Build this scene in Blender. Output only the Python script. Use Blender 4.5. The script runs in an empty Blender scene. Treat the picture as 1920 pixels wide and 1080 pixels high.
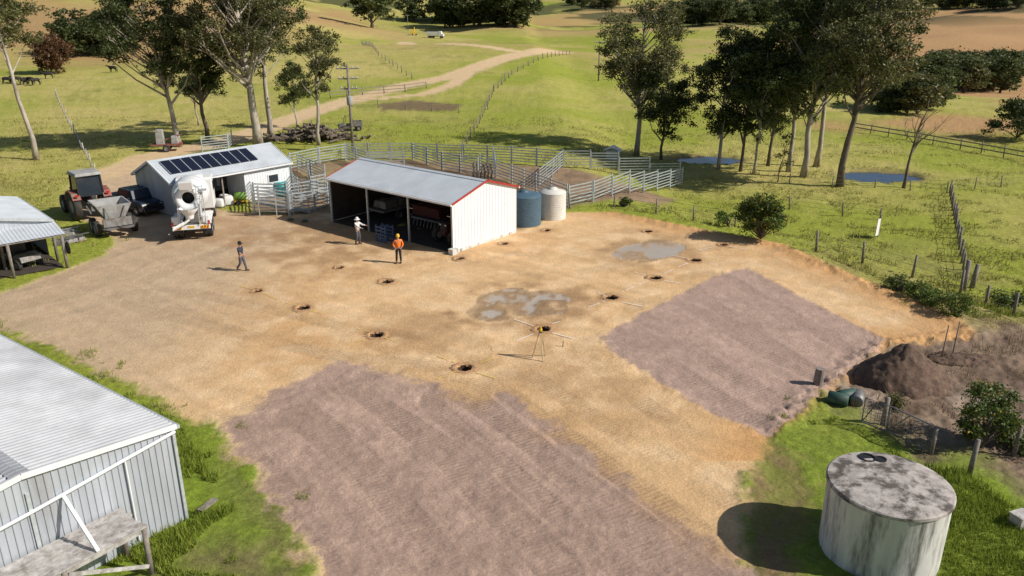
import bpy, bmesh, math, random, numpy as np
from mathutils import Vector, Matrix
R=math.radians; sc=bpy.context.scene; COL=sc.collection
CH=15.0; PT=R(19.8); FF=1500.0; SP,CP=math.sin(PT),math.cos(PT)
def ray(px,py):
    dy=540-py; return (px-960, FF*CP+dy*SP, -FF*SP+dy*CP)
def P0(px,py,z=0.0):
    d=ray(px,py); t=(CH-z)/-d[2]; return (d[0]*t,d[1]*t)
def ss(v,a,b):
    t=np.clip((v-a)/(b-a),0,1); return t*t*(3-2*t)
def vnoise(x,y,seed):
    xi=np.floor(x).astype(np.int64); yi=np.floor(y).astype(np.int64); xf=x-xi; yf=y-yi
    xf=xf*xf*(3-2*xf); yf=yf*yf*(3-2*yf)
    def h(a,b):
        n=(a*374761393+b*668265263+seed*974711)&0xffffffff
        n=((n^(n>>13))*1274126177)&0xffffffff
        return ((n^(n>>16))&0xffff)/65535.0
    return (h(xi,yi)*(1-xf)+h(xi+1,yi)*xf)*(1-yf)+(h(xi,yi+1)*(1-xf)+h(xi+1,yi+1)*xf)*yf
def fbm(x,y,o=4,seed=0):
    s=0;a=1;t=0
    for i in range(o):
        s=s+a*vnoise(x,y,seed+i*17); t+=a; a*=.5; x=x*2.03+7.1; y=y*2.03+3.7
    return s/t
def sdp(x,y,poly,margin=25.0):
    P=np.array(poly,float); out=np.full(x.shape,margin)
    m=(x>P[:,0].min()-margin)&(x<P[:,0].max()+margin)&(y>P[:,1].min()-margin)&(y<P[:,1].max()+margin)
    X=x[m];Y=y[m]; d2=np.full(X.shape,1e9); ins=np.zeros(X.shape,bool)
    for i in range(len(P)):
        ax,ay=P[i]; bx,by=P[(i+1)%len(P)]; ex,ey=bx-ax,by-ay
        t=np.clip(((X-ax)*ex+(Y-ay)*ey)/(ex*ex+ey*ey+1e-9),0,1)
        d2=np.minimum(d2,(X-ax-t*ex)**2+(Y-ay-t*ey)**2)
        c=((ay>Y)!=(by>Y)); 
        if abs(ey)>1e-9: ins^=c&(X<ax+(Y-ay)/ey*ex)
    d=np.sqrt(d2); d[ins]*=-1; out[m]=np.minimum(d,margin); return out
def dline(x,y,pl,margin=20.0):
    P=np.array(pl,float); out=np.full(x.shape,margin)
    m=(x>P[:,0].min()-margin)&(x<P[:,0].max()+margin)&(y>P[:,1].min()-margin)&(y<P[:,1].max()+margin)
    X=x[m];Y=y[m]; d2=np.full(X.shape,1e9)
    for i in range(len(P)-1):
        ax,ay=P[i]; bx,by=P[i+1]; ex,ey=bx-ax,by-ay
        t=np.clip(((X-ax)*ex+(Y-ay)*ey)/(ex*ex+ey*ey+1e-9),0,1)
        d2=np.minimum(d2,(X-ax-t*ex)**2+(Y-ay-t*ey)**2)
    out[m]=np.minimum(np.sqrt(d2),margin); return out
# ---------------------------------------------------------------- layout
YARD=[P0(*p) for p in [(0,548),(100,514),(190,480),(215,458),(205,435),(150,405),(140,370),(195,338),(262,322),(300,380),(470,400),(620,400),(850,440),(975,430),(1060,398),(1150,398),(1320,432),(1470,460),(1600,518),(1800,600),(1835,632),(1660,652),(1440,822),(1405,870),(1400,960),(1390,1120),(1380,1300),(600,1300),(575,1080),(540,960),(450,870),(405,806),(345,776),(250,722),(80,646),(0,612),(-160,570),(-220,600),(-160,575)]]
PONDS=[(P0(1327,302,-1.75),3.1,2.2),(P0(1648,333,-1.75),3.3,2.3)]
WL=-1.75
def H0(x,y):
    x=np.asarray(x,float); y=np.asarray(y,float); q=x/np.maximum(y,30)
    z=26*ss(y,190,540)*ss(-q,.10,.42)
    z=z+4.0*np.exp(-((x+25)/85)**2-((y-215)/50)**2)
    z=z+55*ss(y,480,1300)+12*ss(y,300,600)*ss(q,.35,.62)
    z=z+(fbm(x/95,y/95,3,5)-.5)*17*ss(y,95,380)
    z=z-6*np.exp(-((x-130)/70)**2-((y-240)/80)**2)
    d=sdp(x,y,YARD,12)
    z=z-1.5*ss(d,0,8)*ss(x,5,16)*ss(y,30,44)
    for (c,rx,ry) in PONDS:
        e=np.sqrt(((x-c[0])/rx)**2+((y-c[1])/ry)**2)*(1+.5*(fbm(x*.5,y*.5,2,9)-.5))
        k=1-ss(e,.85,1.35); z=z*(1-k)+(WL-.6)*k
    return z
def hz(x,y): return float(H0(np.array([x]),np.array([y]))[0])
_ys=np.geomspace(9,1400,2600)
def G(px,py):
    d=ray(px,py); xs=_ys*d[0]/d[1]; zr=CH+_ys*d[2]/d[1]; h=H0(xs,_ys)
    w=np.nonzero(zr<=h)[0]
    i=int(w[0]) if len(w) else len(_ys)-1
    if i==0: return Vector((xs[0],_ys[0],h[0]))
    a=zr[i-1]-h[i-1]; b=h[i]-zr[i]; t=a/(a+b+1e-9)
    y=_ys[i-1]+t*(_ys[i]-_ys[i-1]); x=y*d[0]/d[1]; return Vector((x,y,hz(x,y)))
def G2(px,py):
    g=G(px,py); return (g.x,g.y)
# ---------------------------------------------------------------- helpers
def tag(o,label=None,cat=None,group=None,kind=None):
    if label: o['label']=label
    if cat: o['category']=cat
    if group: o['group']=group
    if kind: o['kind']=kind
    return o
def thing(name,label,cat,loc=(0,0,0),rz=0,group=None,scale=None):
    o=bpy.data.objects.new(name,None); COL.objects.link(o); o.location=loc; o.rotation_euler=(0,0,rz); o.empty_display_size=.2
    if scale: o.scale=scale
    return tag(o,label,cat,group)
class MB:
    def __init__(s): s.v=[]; s.f=[]
    def add(s,vs,fs,M=None):
        b=len(s.v)
        for p in vs:
            p=Vector(p); s.v.append(tuple(M@p if M else p))
        for f in fs: s.f.append(tuple(b+i for i in f))
        return s
    def box(s,cx,cy,cz,sx,sy,sz,rz=0,rx=0,ry=0,tx=1,ty=1):
        M=Matrix.Translation((cx,cy,cz))@Matrix.Rotation(rz,4,'Z')@Matrix.Rotation(ry,4,'Y')@Matrix.Rotation(rx,4,'X')
        a,b,c=sx/2,sy/2,sz/2
        vs=[(-a,-b,-c),(a,-b,-c),(a,b,-c),(-a,b,-c),(-a*tx,-b*ty,c),(a*tx,-b*ty,c),(a*tx,b*ty,c),(-a*tx,b*ty,c)]
        return s.add(vs,[(0,3,2,1),(4,5,6,7),(0,1,5,4),(1,2,6,5),(2,3,7,6),(3,0,4,7)],M)
    def bar(s,p0,p1,w,h=None):
        h=h or w; p0=Vector(p0);p1=Vector(p1); d=p1-p0; L=d.length
        if L<1e-6: return s
        z=d/L; up=Vector((0,0,1)) if abs(z.z)<.95 else Vector((1,0,0)); x=up.cross(z).normalized(); y=z.cross(x)
        vs=[]
        for q in (p0,p1):
            for a,b in ((-1,-1),(1,-1),(1,1),(-1,1)): vs.append(q+x*a*w/2+y*b*h/2)
        return s.add(vs,[(0,3,2,1),(4,5,6,7),(0,1,5,4),(1,2,6,5),(2,3,7,6),(3,0,4,7)])
    def tube(s,pts,rs,n=8,cap=True):
        pts=[Vector(p) for p in pts]; 
        if not hasattr(rs,'__len__'): rs=[rs]*len(pts)
        b=len(s.v); px=None
        for i,p in enumerate(pts):
            d=(pts[min(i+1,len(pts)-1)]-pts[max(i-1,0)])
            d=d.normalized() if d.length>1e-9 else Vector((0,0,1))
            if px is None: px=(Vector((0,0,1)) if abs(d.z)<.9 else Vector((1,0,0)))
            x=(px-d*px.dot(d)); x=x.normalized() if x.length>1e-6 else Vector((1,0,0)); px=x; y=d.cross(x)
            for k in range(n):
                a=2*math.pi*k/n; s.v.append(tuple(p+(x*math.cos(a)+y*math.sin(a))*rs[i]))
        for i in range(len(pts)-1):
            for k in range(n):
                s.f.append((b+i*n+k,b+i*n+(k+1)%n,b+(i+1)*n+(k+1)%n,b+(i+1)*n+k))
        if cap:
            s.f.append(tuple(b+k for k in range(n))[::-1]); s.f.append(tuple(b+(len(pts)-1)*n+k for k in range(n)))
        return s
    def lathe(s,prof,n=24,M=None,jit=0,rng=None,cap0=False,cap1=False):
        vs=[];fs=[]
        for (r,z) in prof:
            for k in range(n):
                a=2*math.pi*k/n; j=1+(rng.uniform(-jit,jit) if rng else 0)
                vs.append((r*j*math.cos(a),r*j*math.sin(a),z+((rng.uniform(-jit,jit)*.15) if rng else 0)))
        for i in range(len(prof)-1):
            for k in range(n): fs.append((i*n+k,i*n+(k+1)%n,(i+1)*n+(k+1)%n,(i+1)*n+k))
        if cap0: fs.append(tuple(range(n))[::-1])
        if cap1: fs.append(tuple((len(prof)-1)*n+k for k in range(n)))
        return s.add(vs,fs,M)
    def prism(s,poly,y0,y1):
        n=len(poly); vs=[(x,y0,z) for x,z in poly]+[(x,y1,z) for x,z in poly]
        fs=[tuple(range(n)),tuple(range(2*n-1,n-1,-1))]+[(i,i+n,(i+1)%n+n,(i+1)%n) for i in range(n)]
        return s.add(vs,fs)
    def quad(s,*p): return s.add(p,[tuple(range(len(p)))])
    def build(s,name,mat,par=None,smooth=False,bevel=0,loc=None):
        me=bpy.data.meshes.new(name); me.from_pydata(s.v,[],s.f); me.materials.append(mat); me.update()
        if smooth: me.polygons.foreach_set('use_smooth',[True]*len(me.polygons))
        o=bpy.data.objects.new(name,me); COL.objects.link(o)
        if par: o.parent=par
        if loc: o.location=loc
        if bevel:
            m=o.modifiers.new('b','BEVEL'); m.width=bevel; m.segments=2; m.limit_method='ANGLE'
        return o
def copy_tree(o,parent=None):
    c=o.copy(); COL.objects.link(c); c.parent=parent
    for ch in list(o.children): copy_tree(ch,c)
    return c
# ---------------------------------------------------------------- materials
def mat(name,col,rough=.7,sc_=3.0,amt=.25,metal=0,bump=0,col2=None,thr=(.45,.65),stretch=None,sc2=None,spec=.5):
    m=bpy.data.materials.new(name); m.use_nodes=True; nt=m.node_tree; N=nt.nodes; L=nt.links
    b=N['Principled BSDF']; b.inputs['Roughness'].default_value=rough; b.inputs['Metallic'].default_value=metal
    b.inputs['Specular IOR Level'].default_value=spec
    tc=N.new('ShaderNodeTexCoord'); src=tc.outputs['Object']
    if stretch:
        mp=N.new('ShaderNodeMapping'); mp.inputs['Scale'].default_value=stretch; L.new(src,mp.inputs[0]); src=mp.outputs[0]
    nz=N.new('ShaderNodeTexNoise'); nz.inputs['Scale'].default_value=sc_; nz.inputs['Detail'].default_value=7; nz.inputs['Roughness'].default_value=.65; L.new(src,nz.inputs['Vector'])
    rp=N.new('ShaderNodeValToRGB'); rp.color_ramp.elements[0].position=.3; rp.color_ramp.elements[1].position=.7
    rp.color_ramp.elements[0].color=[c*(1-amt) for c in col]+[1]; rp.color_ramp.elements[1].color=[min(1,c*(1+amt)) for c in col]+[1]
    L.new(nz.outputs['Fac'],rp.inputs[0]); out=rp.outputs[0]
    if col2:
        n2=N.new('ShaderNodeTexNoise'); n2.inputs['Scale'].default_value=sc2 or sc_*.6; n2.inputs['Detail'].default_value=8; n2.inputs['Roughness'].default_value=.7; L.new(src,n2.inputs['Vector'])
        mr=N.new('ShaderNodeMapRange'); mr.inputs[1].default_value=thr[0]; mr.inputs[2].default_value=thr[1]; L.new(n2.outputs['Fac'],mr.inputs[0])
        mx=N.new('ShaderNodeMix'); mx.data_type='RGBA'; L.new(mr.outputs[0],mx.inputs[0]); L.new(out,mx.inputs[6]); mx.inputs[7].default_value=list(col2)+[1]; out=mx.outputs[2]
    L.new(out,b.inputs['Base Color'])
    if bump:
        bp=N.new('ShaderNodeBump'); bp.inputs['Strength'].default_value=.6; bp.inputs['Distance'].default_value=bump; L.new(nz.outputs['Fac'],bp.inputs['Height']); L.new(bp.outputs[0],b.inputs['Normal'])
    return m
def leafmat(name,c0,c1,c2=None):
    m=bpy.data.materials.new(name); m.use_nodes=True; nt=m.node_tree; N=nt.nodes; L=nt.links; b=N['Principled BSDF']
    b.inputs['Roughness'].default_value=.5; b.inputs['Specular IOR Level'].default_value=.3
    g=N.new('ShaderNodeNewGeometry'); rp=N.new('ShaderNodeValToRGB'); e=rp.color_ramp.elements
    e[0].color=list(c0)+[1]; e[1].color=list(c1)+[1]
    if c2: x=e.new(.93); x.color=list(c1)+[1]; e[-1].color=list(c2)+[1]
    L.new(g.outputs['Random Per Island'],rp.inputs[0])
    oi=N.new('ShaderNodeObjectInfo'); mr=N.new('ShaderNodeMapRange'); mr.inputs[3].default_value=.8; mr.inputs[4].default_value=1.25; L.new(oi.outputs['Random'],mr.inputs[0])
    vm=N.new('ShaderNodeVectorMath'); vm.operation='SCALE'; L.new(rp.outputs[0],vm.inputs[0]); L.new(mr.outputs[0],vm.inputs['Scale'])
    L.new(vm.outputs[0],b.inputs['Base Color'])
    tr=N.new('ShaderNodeBsdfTranslucent'); L.new(vm.outputs[0],tr.inputs[0]); ms=N.new('ShaderNodeMixShader'); ms.inputs[0].default_value=.3
    L.new(b.outputs[0],ms.inputs[1]); L.new(tr.outputs[0],ms.inputs[2]); L.new(ms.outputs[0],N['Material Output'].inputs[0])
    return m
M={}
M['white']=mat('white_paint',(.76,.77,.77),.45,1.2,.06,col2=(.5,.47,.42),thr=(.62,.85))
M['wall']=mat('white_steel_wall',(.74,.76,.78),.45,1.0,.05,col2=(.50,.45,.38),thr=(.64,.90))
M['galvw']=mat('old_galvanised_wall',(.46,.49,.54),.45,1.2,.18,metal=.2,col2=(.30,.27,.25),thr=(.56,.80),stretch=(1,1,.25))
M['roofg']=mat('grey_roof',(.50,.54,.58),.5,.8,.10,col2=(.36,.38,.40),thr=(.52,.85))
M['roofz']=mat('galvanised_roof',(.40,.415,.44),.5,.7,.16,metal=.15,col2=(.27,.27,.29),thr=(.46,.78))
M['red']=mat('red_paint',(.36,.035,.03),.45,3,.15)
M['redold']=mat('faded_red_paint',(.24,.045,.035),.6,3,.3,col2=(.20,.13,.09),thr=(.42,.64))
M['reddark']=mat('shaded_red_paint',(.10,.018,.014),.7,3,.3,col2=(.04,.03,.025))  # red darkened to paint in the shade inside the machinery shed
M['galv']=mat('galvanised_steel',(.52,.56,.57),.4,5,.2,metal=.3)
M['rail']=mat('weathered_rail_steel',(.42,.46,.47),.45,1.5,.3,metal=.3)
M['steel']=mat('dull_steel',(.22,.22,.22),.55,5,.25,metal=.3,col2=(.14,.10,.07))
M['dust']=mat('dusty_grey_steel',(.34,.34,.33),.7,3,.2,col2=(.22,.18,.15),thr=(.50,.72))
M['black']=mat('black_plastic',(.02,.02,.022),.5,4,.3)
M['tyre']=mat('tyre_rubber',(.035,.033,.03),.85,6,.3,col2=(.14,.10,.07),thr=(.5,.8))
M['glass']=mat('dark_glass',(.03,.04,.05),.08,2,.1)
M['navy']=mat('navy_car_paint',(.018,.028,.05),.25,2,.1,col2=(.10,.085,.07),thr=(.55,.9))
M['wood']=mat('weathered_wood',(.24,.21,.18),.85,6,.35,bump=.02,stretch=(1,1,.3))
M['plank']=mat('silver_planks',(.46,.44,.42),.85,5,.3,bump=.01,col2=(.22,.19,.17))
M['post']=mat('grey_timber_post',(.22,.19,.165),.9,5,.4,bump=.02)
M['conc']=mat('whitewashed_concrete',(.68,.67,.63),.8,3.2,.14,bump=.01,col2=(.17,.16,.15),thr=(.47,.66),stretch=(1,1,.16),sc2=2.4)
M['lid']=mat('stained_concrete_lid',(.42,.38,.35),.9,3.5,.38,bump=.02,col2=(.10,.085,.075),thr=(.45,.58),sc2=2.0)
M['bluet']=mat('blue_poly_tank',(.065,.12,.165),.45,2,.12)
M['creamt']=mat('cream_poly_tank',(.66,.64,.59),.5,2,.08)
M['dirtm']=mat('dug_dirt',(.47,.28,.14),.95,9,.35,bump=.05,col2=(.28,.16,.08))
M['pit']=mat('shaded_pit_dirt',(.07,.04,.022),.95,7,.4,bump=.05)  # darkened copy of the dug dirt, shade down the hole painted in
M['soil']=mat('dark_soil',(.115,.072,.050),.95,4,.45,bump=.10,col2=(.20,.135,.095),thr=(.5,.7))
M['pwhite']=mat('white_marking_paint',(.78,.75,.70),.8,8,.15)
M['pyel']=mat('yellow_marking_paint',(.75,.56,.10),.8,8,.15)
M['bark']=mat('pale_gum_bark',(.42,.37,.31),.85,1.5,.3,bump=.03,col2=(.17,.13,.10),thr=(.48,.62),stretch=(1,1,.35))
M['barkd']=mat('dark_bark',(.14,.11,.085),.9,3,.4,bump=.04,col2=(.27,.24,.20),thr=(.55,.75),stretch=(1,1,.35))
M['leafa']=leafmat('gum_leaves',(.030,.046,.012),(.155,.185,.060))
M['leafb']=leafmat('olive_leaves',(.048,.055,.018),(.225,.22,.085))
M['leafc']=leafmat('dark_leaves',(.022,.034,.010),(.11,.14,.045))
M['leafd']=leafmat('fresh_leaves',(.04,.07,.01),(.17,.24,.045))
M['leafo']=leafmat('citrus_leaves',(.03,.055,.012),(.14,.20,.04),(.60,.34,.03))
M['leafr']=leafmat('rusty_leaves',(.06,.03,.015),(.17,.09,.045))
M['grass']=leafmat('grass_blades',(.09,.15,.015),(.33,.37,.06))
M['grassd']=leafmat('dry_grass_blades',(.17,.19,.04),(.46,.42,.14))
M['scrub']=leafmat('dry_scrub_stems',(.12,.085,.04),(.38,.29,.16))
M['skin']=mat('skin',(.45,.26,.18),.55,20,.08)
M['orange']=mat('orange_hivis',(.85,.20,.02),.8,10,.08)
M['yellow']=mat('yellow_paint',(.70,.43,.03),.5,5,.15)
M['tan']=mat('varnished_timber',(.52,.40,.22),.6,8,.2)
M['lightc']=mat('pale_cloth',(.68,.68,.68),.8,10,.08)
M['navyc']=mat('navy_cloth',(.03,.035,.06),.85,10,.15)
M['greyc']=mat('grey_cloth',(.10,.10,.12),.85,10,.15)
M['blackc']=mat('black_cloth',(.015,.015,.017),.85,10,.15)
M['boot']=mat('brown_boots',(.10,.06,.035),.8,10,.2)
M['blue']=mat('blue_paint',(.04,.09,.20),.6,5,.2,col2=(.12,.11,.10),thr=(.5,.8))
M['teal']=mat('teal_plastic',(.02,.25,.25),.45,4,.1)
M['green']=mat('green_plastic',(.16,.30,.05),.5,4,.1)
M['dgreen']=mat('dark_green_plastic',(.03,.08,.065),.6,4,.2,col2=(.10,.09,.07),thr=(.5,.8))
M['solar']=mat('solar_cell',(.012,.015,.03),.15,6,.1)
M['cow']=mat('black_hide',(.018,.014,.012),.7,4,.3)
M['wire']=mat('fence_wire',(.24,.23,.22),.5,4,.2,metal=.4)
M['lamp_r']=mat('red_lens',(.45,.03,.02),.25,4,.1)
M['lamp_w']=mat('clear_lens',(.7,.7,.65),.15,4,.1)
M['floor']=mat('shaded_interior',(.05,.038,.03),.95,2,.3)  # shed interior shade painted in as a near-black floor colour
gm=bpy.data.materials.new('ground_surface'); gm.use_nodes=True
def gbuild():
    nt=gm.node_tree; N=nt.nodes; L=nt.links; b=N['Principled BSDF']; b.inputs['Specular IOR Level'].default_value=.2
    tc=N.new('ShaderNodeTexCoord'); P=tc.outputs['Object']
    ca=N.new('ShaderNodeVertexColor'); ca.layer_name='Col'; mk=N.new('ShaderNodeVertexColor'); mk.layer_name='Msk'
    sp=N.new('ShaderNodeSeparateColor'); L.new(mk.outputs[0],sp.inputs[0]); trk,grs,wet=sp.outputs
    def noise(s,d,r=.6):
        n=N.new('ShaderNodeTexNoise'); n.inputs['Scale'].default_value=s; n.inputs['Detail'].default_value=d; n.inputs['Roughness'].default_value=r; L.new(P,n.inputs['Vector']); return n.outputs['Fac']
    def mth(op,a,b_=None,c=None):
        m=N.new('ShaderNodeMath'); m.operation=op
        for i,v in enumerate((a,b_,c)):
            if v is None: continue
            if isinstance(v,(int,float)): m.inputs[i].default_value=v
            else: L.new(v,m.inputs[i])
        return m.outputs[0]
    n1=noise(.9,5); n2=noise(15,8,.82); n3=noise(3.4,9,.8); n4=noise(2.6,4)
    vo=N.new('ShaderNodeTexVoronoi'); vo.inputs['Scale'].default_value=7; L.new(P,vo.inputs['Vector'])
    vp=N.new('ShaderNodeTexVoronoi'); vp.inputs['Scale'].default_value=11; L.new(P,vp.inputs['Vector']); spk=mth('MULTIPLY',mth('LESS_THAN',vp.outputs['Distance'],.16),mth('GREATER_THAN',n1,.5))
    dt=N.new('ShaderNodeVectorMath'); dt.operation='DOT_PRODUCT'; L.new(P,dt.inputs[0]); dt.inputs[1].default_value=(.50,-.866,0)
    sn=mth('SINE',mth('ADD',mth('MULTIPLY',dt.outputs['Value'],34.0),mth('MULTIPLY',n1,3.0)))
    cl=mth('MULTIPLY',mth('MULTIPLY',mth('GREATER_THAN',sn,.35),trk),mth('GREATER_THAN',n4,.47))
    drt=mth('SUBTRACT',1.0,grs); dry=mth('SUBTRACT',1.0,wet)
    f=mth('MULTIPLY_ADD',mth('SUBTRACT',n2,.5),1.9,1.0)
    f=mth('MULTIPLY',f,mth('MULTIPLY_ADD',mth('SUBTRACT',n1,.5),.40,1.0)); f=mth('MULTIPLY',f,mth('MULTIPLY_ADD',mth('SUBTRACT',n4,.5),.35,1.0))
    gf=mth('MULTIPLY_ADD',mth('SUBTRACT',n3,.5),2.4,1.05)
    gf=mth('ADD',mth('MULTIPLY',gf,grs),drt)
    f=mth('MULTIPLY',f,gf); f=mth('MULTIPLY',f,mth('MULTIPLY_ADD',cl,-.17,1.0)); f=mth('MULTIPLY',f,mth('MULTIPLY_ADD',mth('MULTIPLY',spk,drt),.35,1.0))
    f=mth('ADD',mth('MULTIPLY',f,dry),mth('MULTIPLY',wet,1.0))
    vm=N.new('ShaderNodeVectorMath'); vm.operation='SCALE'; L.new(ca.outputs[0],vm.inputs[0]); L.new(f,vm.inputs['Scale']); L.new(vm.outputs[0],b.inputs['Base Color'])
    L.new(mth('MULTIPLY_ADD',wet,-.7,.95),b.inputs['Roughness'])
    h=mth('MULTIPLY_ADD',n2,.05,mth('MULTIPLY',vo.outputs['Distance'],-.02))
    h=mth('MULTIPLY_ADD',cl,-.02,h); h=mth('ADD',h,mth('MULTIPLY',mth('MULTIPLY',n3,grs),.16)); h=mth('MULTIPLY',h,dry)
    bp=N.new('ShaderNodeBump'); bp.inputs['Strength'].default_value=.75; bp.inputs['Distance'].default_value=1.0; L.new(h,bp.inputs['Height']); L.new(bp.outputs[0],b.inputs['Normal'])
gbuild()
# ---------------------------------------------------------------- ground
PAD1=[P0(*p) for p in [(640,670),(885,746),(945,732),(1010,785),(1130,865),(1290,975),(1440,1100),(1500,1200),(640,1200),(600,1080),(520,950),(400,800),(520,735)]]
PAD2=[P0(*p) for p in [(1122,632),(1240,570),(1355,512),(1400,503),(1520,565),(1658,638),(1645,658),(1440,820),(1290,750),(1150,660)]]
SOIL=[P0(*p) for p in [(1395,835),(1440,815),(1500,870),(1530,950),(1500,1040),(1530,1150),(1380,1150)]]
GARD=[P0(*p) for p in [(1555,690),(1650,650),(1840,612),(1935,600),(2100,620),(2200,960),(1930,930),(1830,860),(1740,850),(1640,790),(1540,735)]]
CY=[P0(*p) for p in [(470,400),(470,345),(540,312),(640,300),(780,300),(900,304),(1055,314),(1278,346),(1110,378),(1060,392),(980,440),(620,404)]]
PUD1=[P0(*p) for p in [(910,585),(932,572),(928,562),(965,551),(985,558),(1012,556),(1035,562),(1022,570),(1030,577),(1000,579),(972,577),(950,583),(925,589)]]
PUD2=[P0(*p) for p in [(1176,477),(1192,468),(1218,464),(1235,457),(1257,463),(1245,471),(1222,476),(1205,482)]]
BARE=[P0(*p) for p in [(420,880),(560,960),(600,1120),(250,1120),(330,1010),(480,1000)]]
road=[G2(*p) for p in [(190,350),(205,328),(290,292),(430,264),(520,233),(600,205),(660,187),(760,160),(850,143),(905,122),(950,108),(990,100),(1060,98)]]
road2=[G2(*p) for p in [(640,192),(720,184),(800,176),(850,158),(880,134)]]
road3=[G2(*p) for p in [(990,100),(930,90),(840,82),(760,80)]]
BR1=[G2(*p) for p in [(-200,2),(330,4),(640,25),(640,45),(500,45),(420,85),(250,110),(100,92),(-200,110)]]
BR3=[G2(*p) for p in [(1540,75),(1700,20),(1950,5),(2300,5),(2300,240),(1720,225),(1790,180),(1690,150)]]
BR4=[G2(*p) for p in [(980,30),(1150,4),(1300,4),(1180,42),(1040,50)]]
MUD=[G2(*p) for p in [(700,196),(770,188),(865,196),(850,208),(720,206)]]
HOLES=[(870,690),(705,628),(568,577),(483,546),(725,528),(636,502),(1018,617),(1146,558),(1228,521),(1303,488),(1356,459),(1215,434),(1025,432),(945,457),(862,485)]
HP=[P0(*p) for p in HOLES]
TRK=[[(-40,575),(120,540),(250,480),(340,455)],[(-40,605),(150,560),(300,490),(420,450),(560,440)],[(960,735),(1090,830),(1240,930),(1420,1060)],[(1150,655),(1260,740),(1400,830)],[(300,560),(470,600),(640,640),(840,660)],[(900,480),(1050,500),(1200,470),(1330,450)],[(1480,480),(1620,540),(1780,610)],[(620,760),(760,860),(960,1080)],[(740,720),(900,830),(1160,1080)],[(880,750),(1010,850),(1300,1080)],[(500,790),(600,880),(740,1080)],[(1240,580),(1420,690),(1520,740)],[(1330,530),(1500,640),(1580,690)]]
TRK=[[P0(*p) for p in l] for l in TRK]
ys=list(np.linspace(-60,7,12))+list(15/np.arange(15/8.0,.1,-.0021))
yy=ys[-1]
while yy<1500: yy*=1.013; ys.append(yy)
ys=np.array(ys); NC=1000
u=np.linspace(-.92,.92,NC)
X=(u[None,:]*(np.maximum(ys,8)[:,None]+9)); Y=np.repeat(ys[:,None],NC,1)
NR=len(ys); x=X.ravel(); y=Y.ravel(); z=H0(x,y)
dY=sdp(x,y,YARD); d1=sdp(x,y,PAD1); d2=sdp(x,y,PAD2); dS=sdp(x,y,SOIL); dG=sdp(x,y,GARD); dC=sdp(x,y,CY); dP1=sdp(x,y,PUD1,4); dP2=sdp(x,y,PUD2,4); dB=sdp(x,y,BARE)
dR=np.minimum(np.minimum(dline(x,y,road),dline(x,y,road2)+1),dline(x,y,road3)); dM=sdp(x,y,MUD)
b1=sdp(x,y,BR1,60); b3=sdp(x,y,BR3,60); b4=sdp(x,y,BR4,60)
e1=fbm(x*.9,y*.9,4,21)-.5; e2=fbm(x*.18,y*.18,4,22)-.5; e3=fbm(x/28,y/28,4,23)-.5; e4=fbm(x*3.1,y*3.1,3,24)-.5; e5=fbm(x/110,y/60,4,29)-.5
def mixc(c,col,m): return c*(1-m[:,None])+np.array(col)[None,:]*m[:,None]
n=len(x); c=np.zeros((n,3))+np.array((.265,.295,.040))
left=ss(-x,0,45)*ss(y,50,75)
dry=np.clip(.26+2.1*e3+1.5*e2+.50*left,0,1)
c=mixc(c,(.44,.375,.125),dry)
c=mixc(c,(.15,.19,.022),np.clip(2.1*e2-.15+e1*.8,0,.8))
c=mixc(c,(.42,.30,.13),np.clip(ss(e5,.0,.14)*ss(y,150,280)*.8,0,1))
c=mixc(c,(.38,.245,.11),np.clip(ss(-b1-e3*60,-30,15)*.95,0,1))
c=mixc(c,(.42,.25,.12),np.clip(ss(-b3-e3*110,-18,14)*.95,0,1))
c=mixc(c,(.42,.285,.12),np.clip(ss(-b4-e3*60,-12,12)*.9,0,1))
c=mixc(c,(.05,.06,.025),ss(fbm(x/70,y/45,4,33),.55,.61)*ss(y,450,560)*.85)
near=ss(-y,-34,-22); c=mixc(c,(.16,.245,.022),near*.7)
rv=ss(x,14,19)*ss(-y,-58,-34)*ss(y,25,29); c=mixc(c,(.33,.24,.125),rv*np.clip(.4+2.0*e2+1.6*e1,0,1)*.9); c=mixc(c,(.15,.11,.07),rv*ss(-y,-44,-34)*np.clip(.3-2.5*e1,0,.8))
mm=ss(-(dM+e1*2),-.8,.8); c=mixc(c,(.17,.115,.07),mm*.9)
for (cc,rx,ry) in PONDS:
    e=np.sqrt(((x-cc[0])/rx)**2+((y-cc[1])/ry)**2); c=mixc(c,(.20,.16,.08),(1-ss(e,1.15,1.7))*.8)
mC=ss(-(dC+e1*1.5),-.6,.6); c=mixc(c,(.29,.20,.125),mC*np.clip(1.0+1.2*e2,0,1)); c=mixc(c,(.17,.115,.075),mC*np.clip(2*e1+.25,0,.7))
mB=ss(-(dB+e1*2.5),-1,1); c=mixc(c,(.19,.135,.08),mB*.75*np.clip(.7+2*e1,0,1))
mR=ss(-(dR+e1*1.2-1.9-y*.004),-.7,.7); c=mixc(c,(.60,.44,.26),mR)
mS=ss(-(dS+e1*2.6+e4),-.8,.8); c=mixc(c,(.25,.165,.09),mS*np.clip(.8+2*e1,.4,1))
mG=ss(-(dG+e1*2),-1,1); c=mixc(c,(.235,.165,.12),mG*.97); c=mixc(c,(.40,.32,.26),mG*np.clip(e2*2.5+e1,0,.7)); c=mixc(c,(.11,.075,.052),mG*np.clip(-e1*3,0,.7))
mY=ss(-(dY+e1*1.0+e4*.5),-.35,.35)
yc=np.zeros((n,3))+np.array((.67,.445,.235))
yc=mixc(yc,(.55,.325,.15),np.clip(2.0*e2+.15,0,.75)); yc=mixc(yc,(.76,.55,.335),np.clip(2.4*e1+.1,0,.6))
lf=ss(-x,10,19); yc=mixc(yc,(.47,.355,.24),lf*.8)
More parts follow.
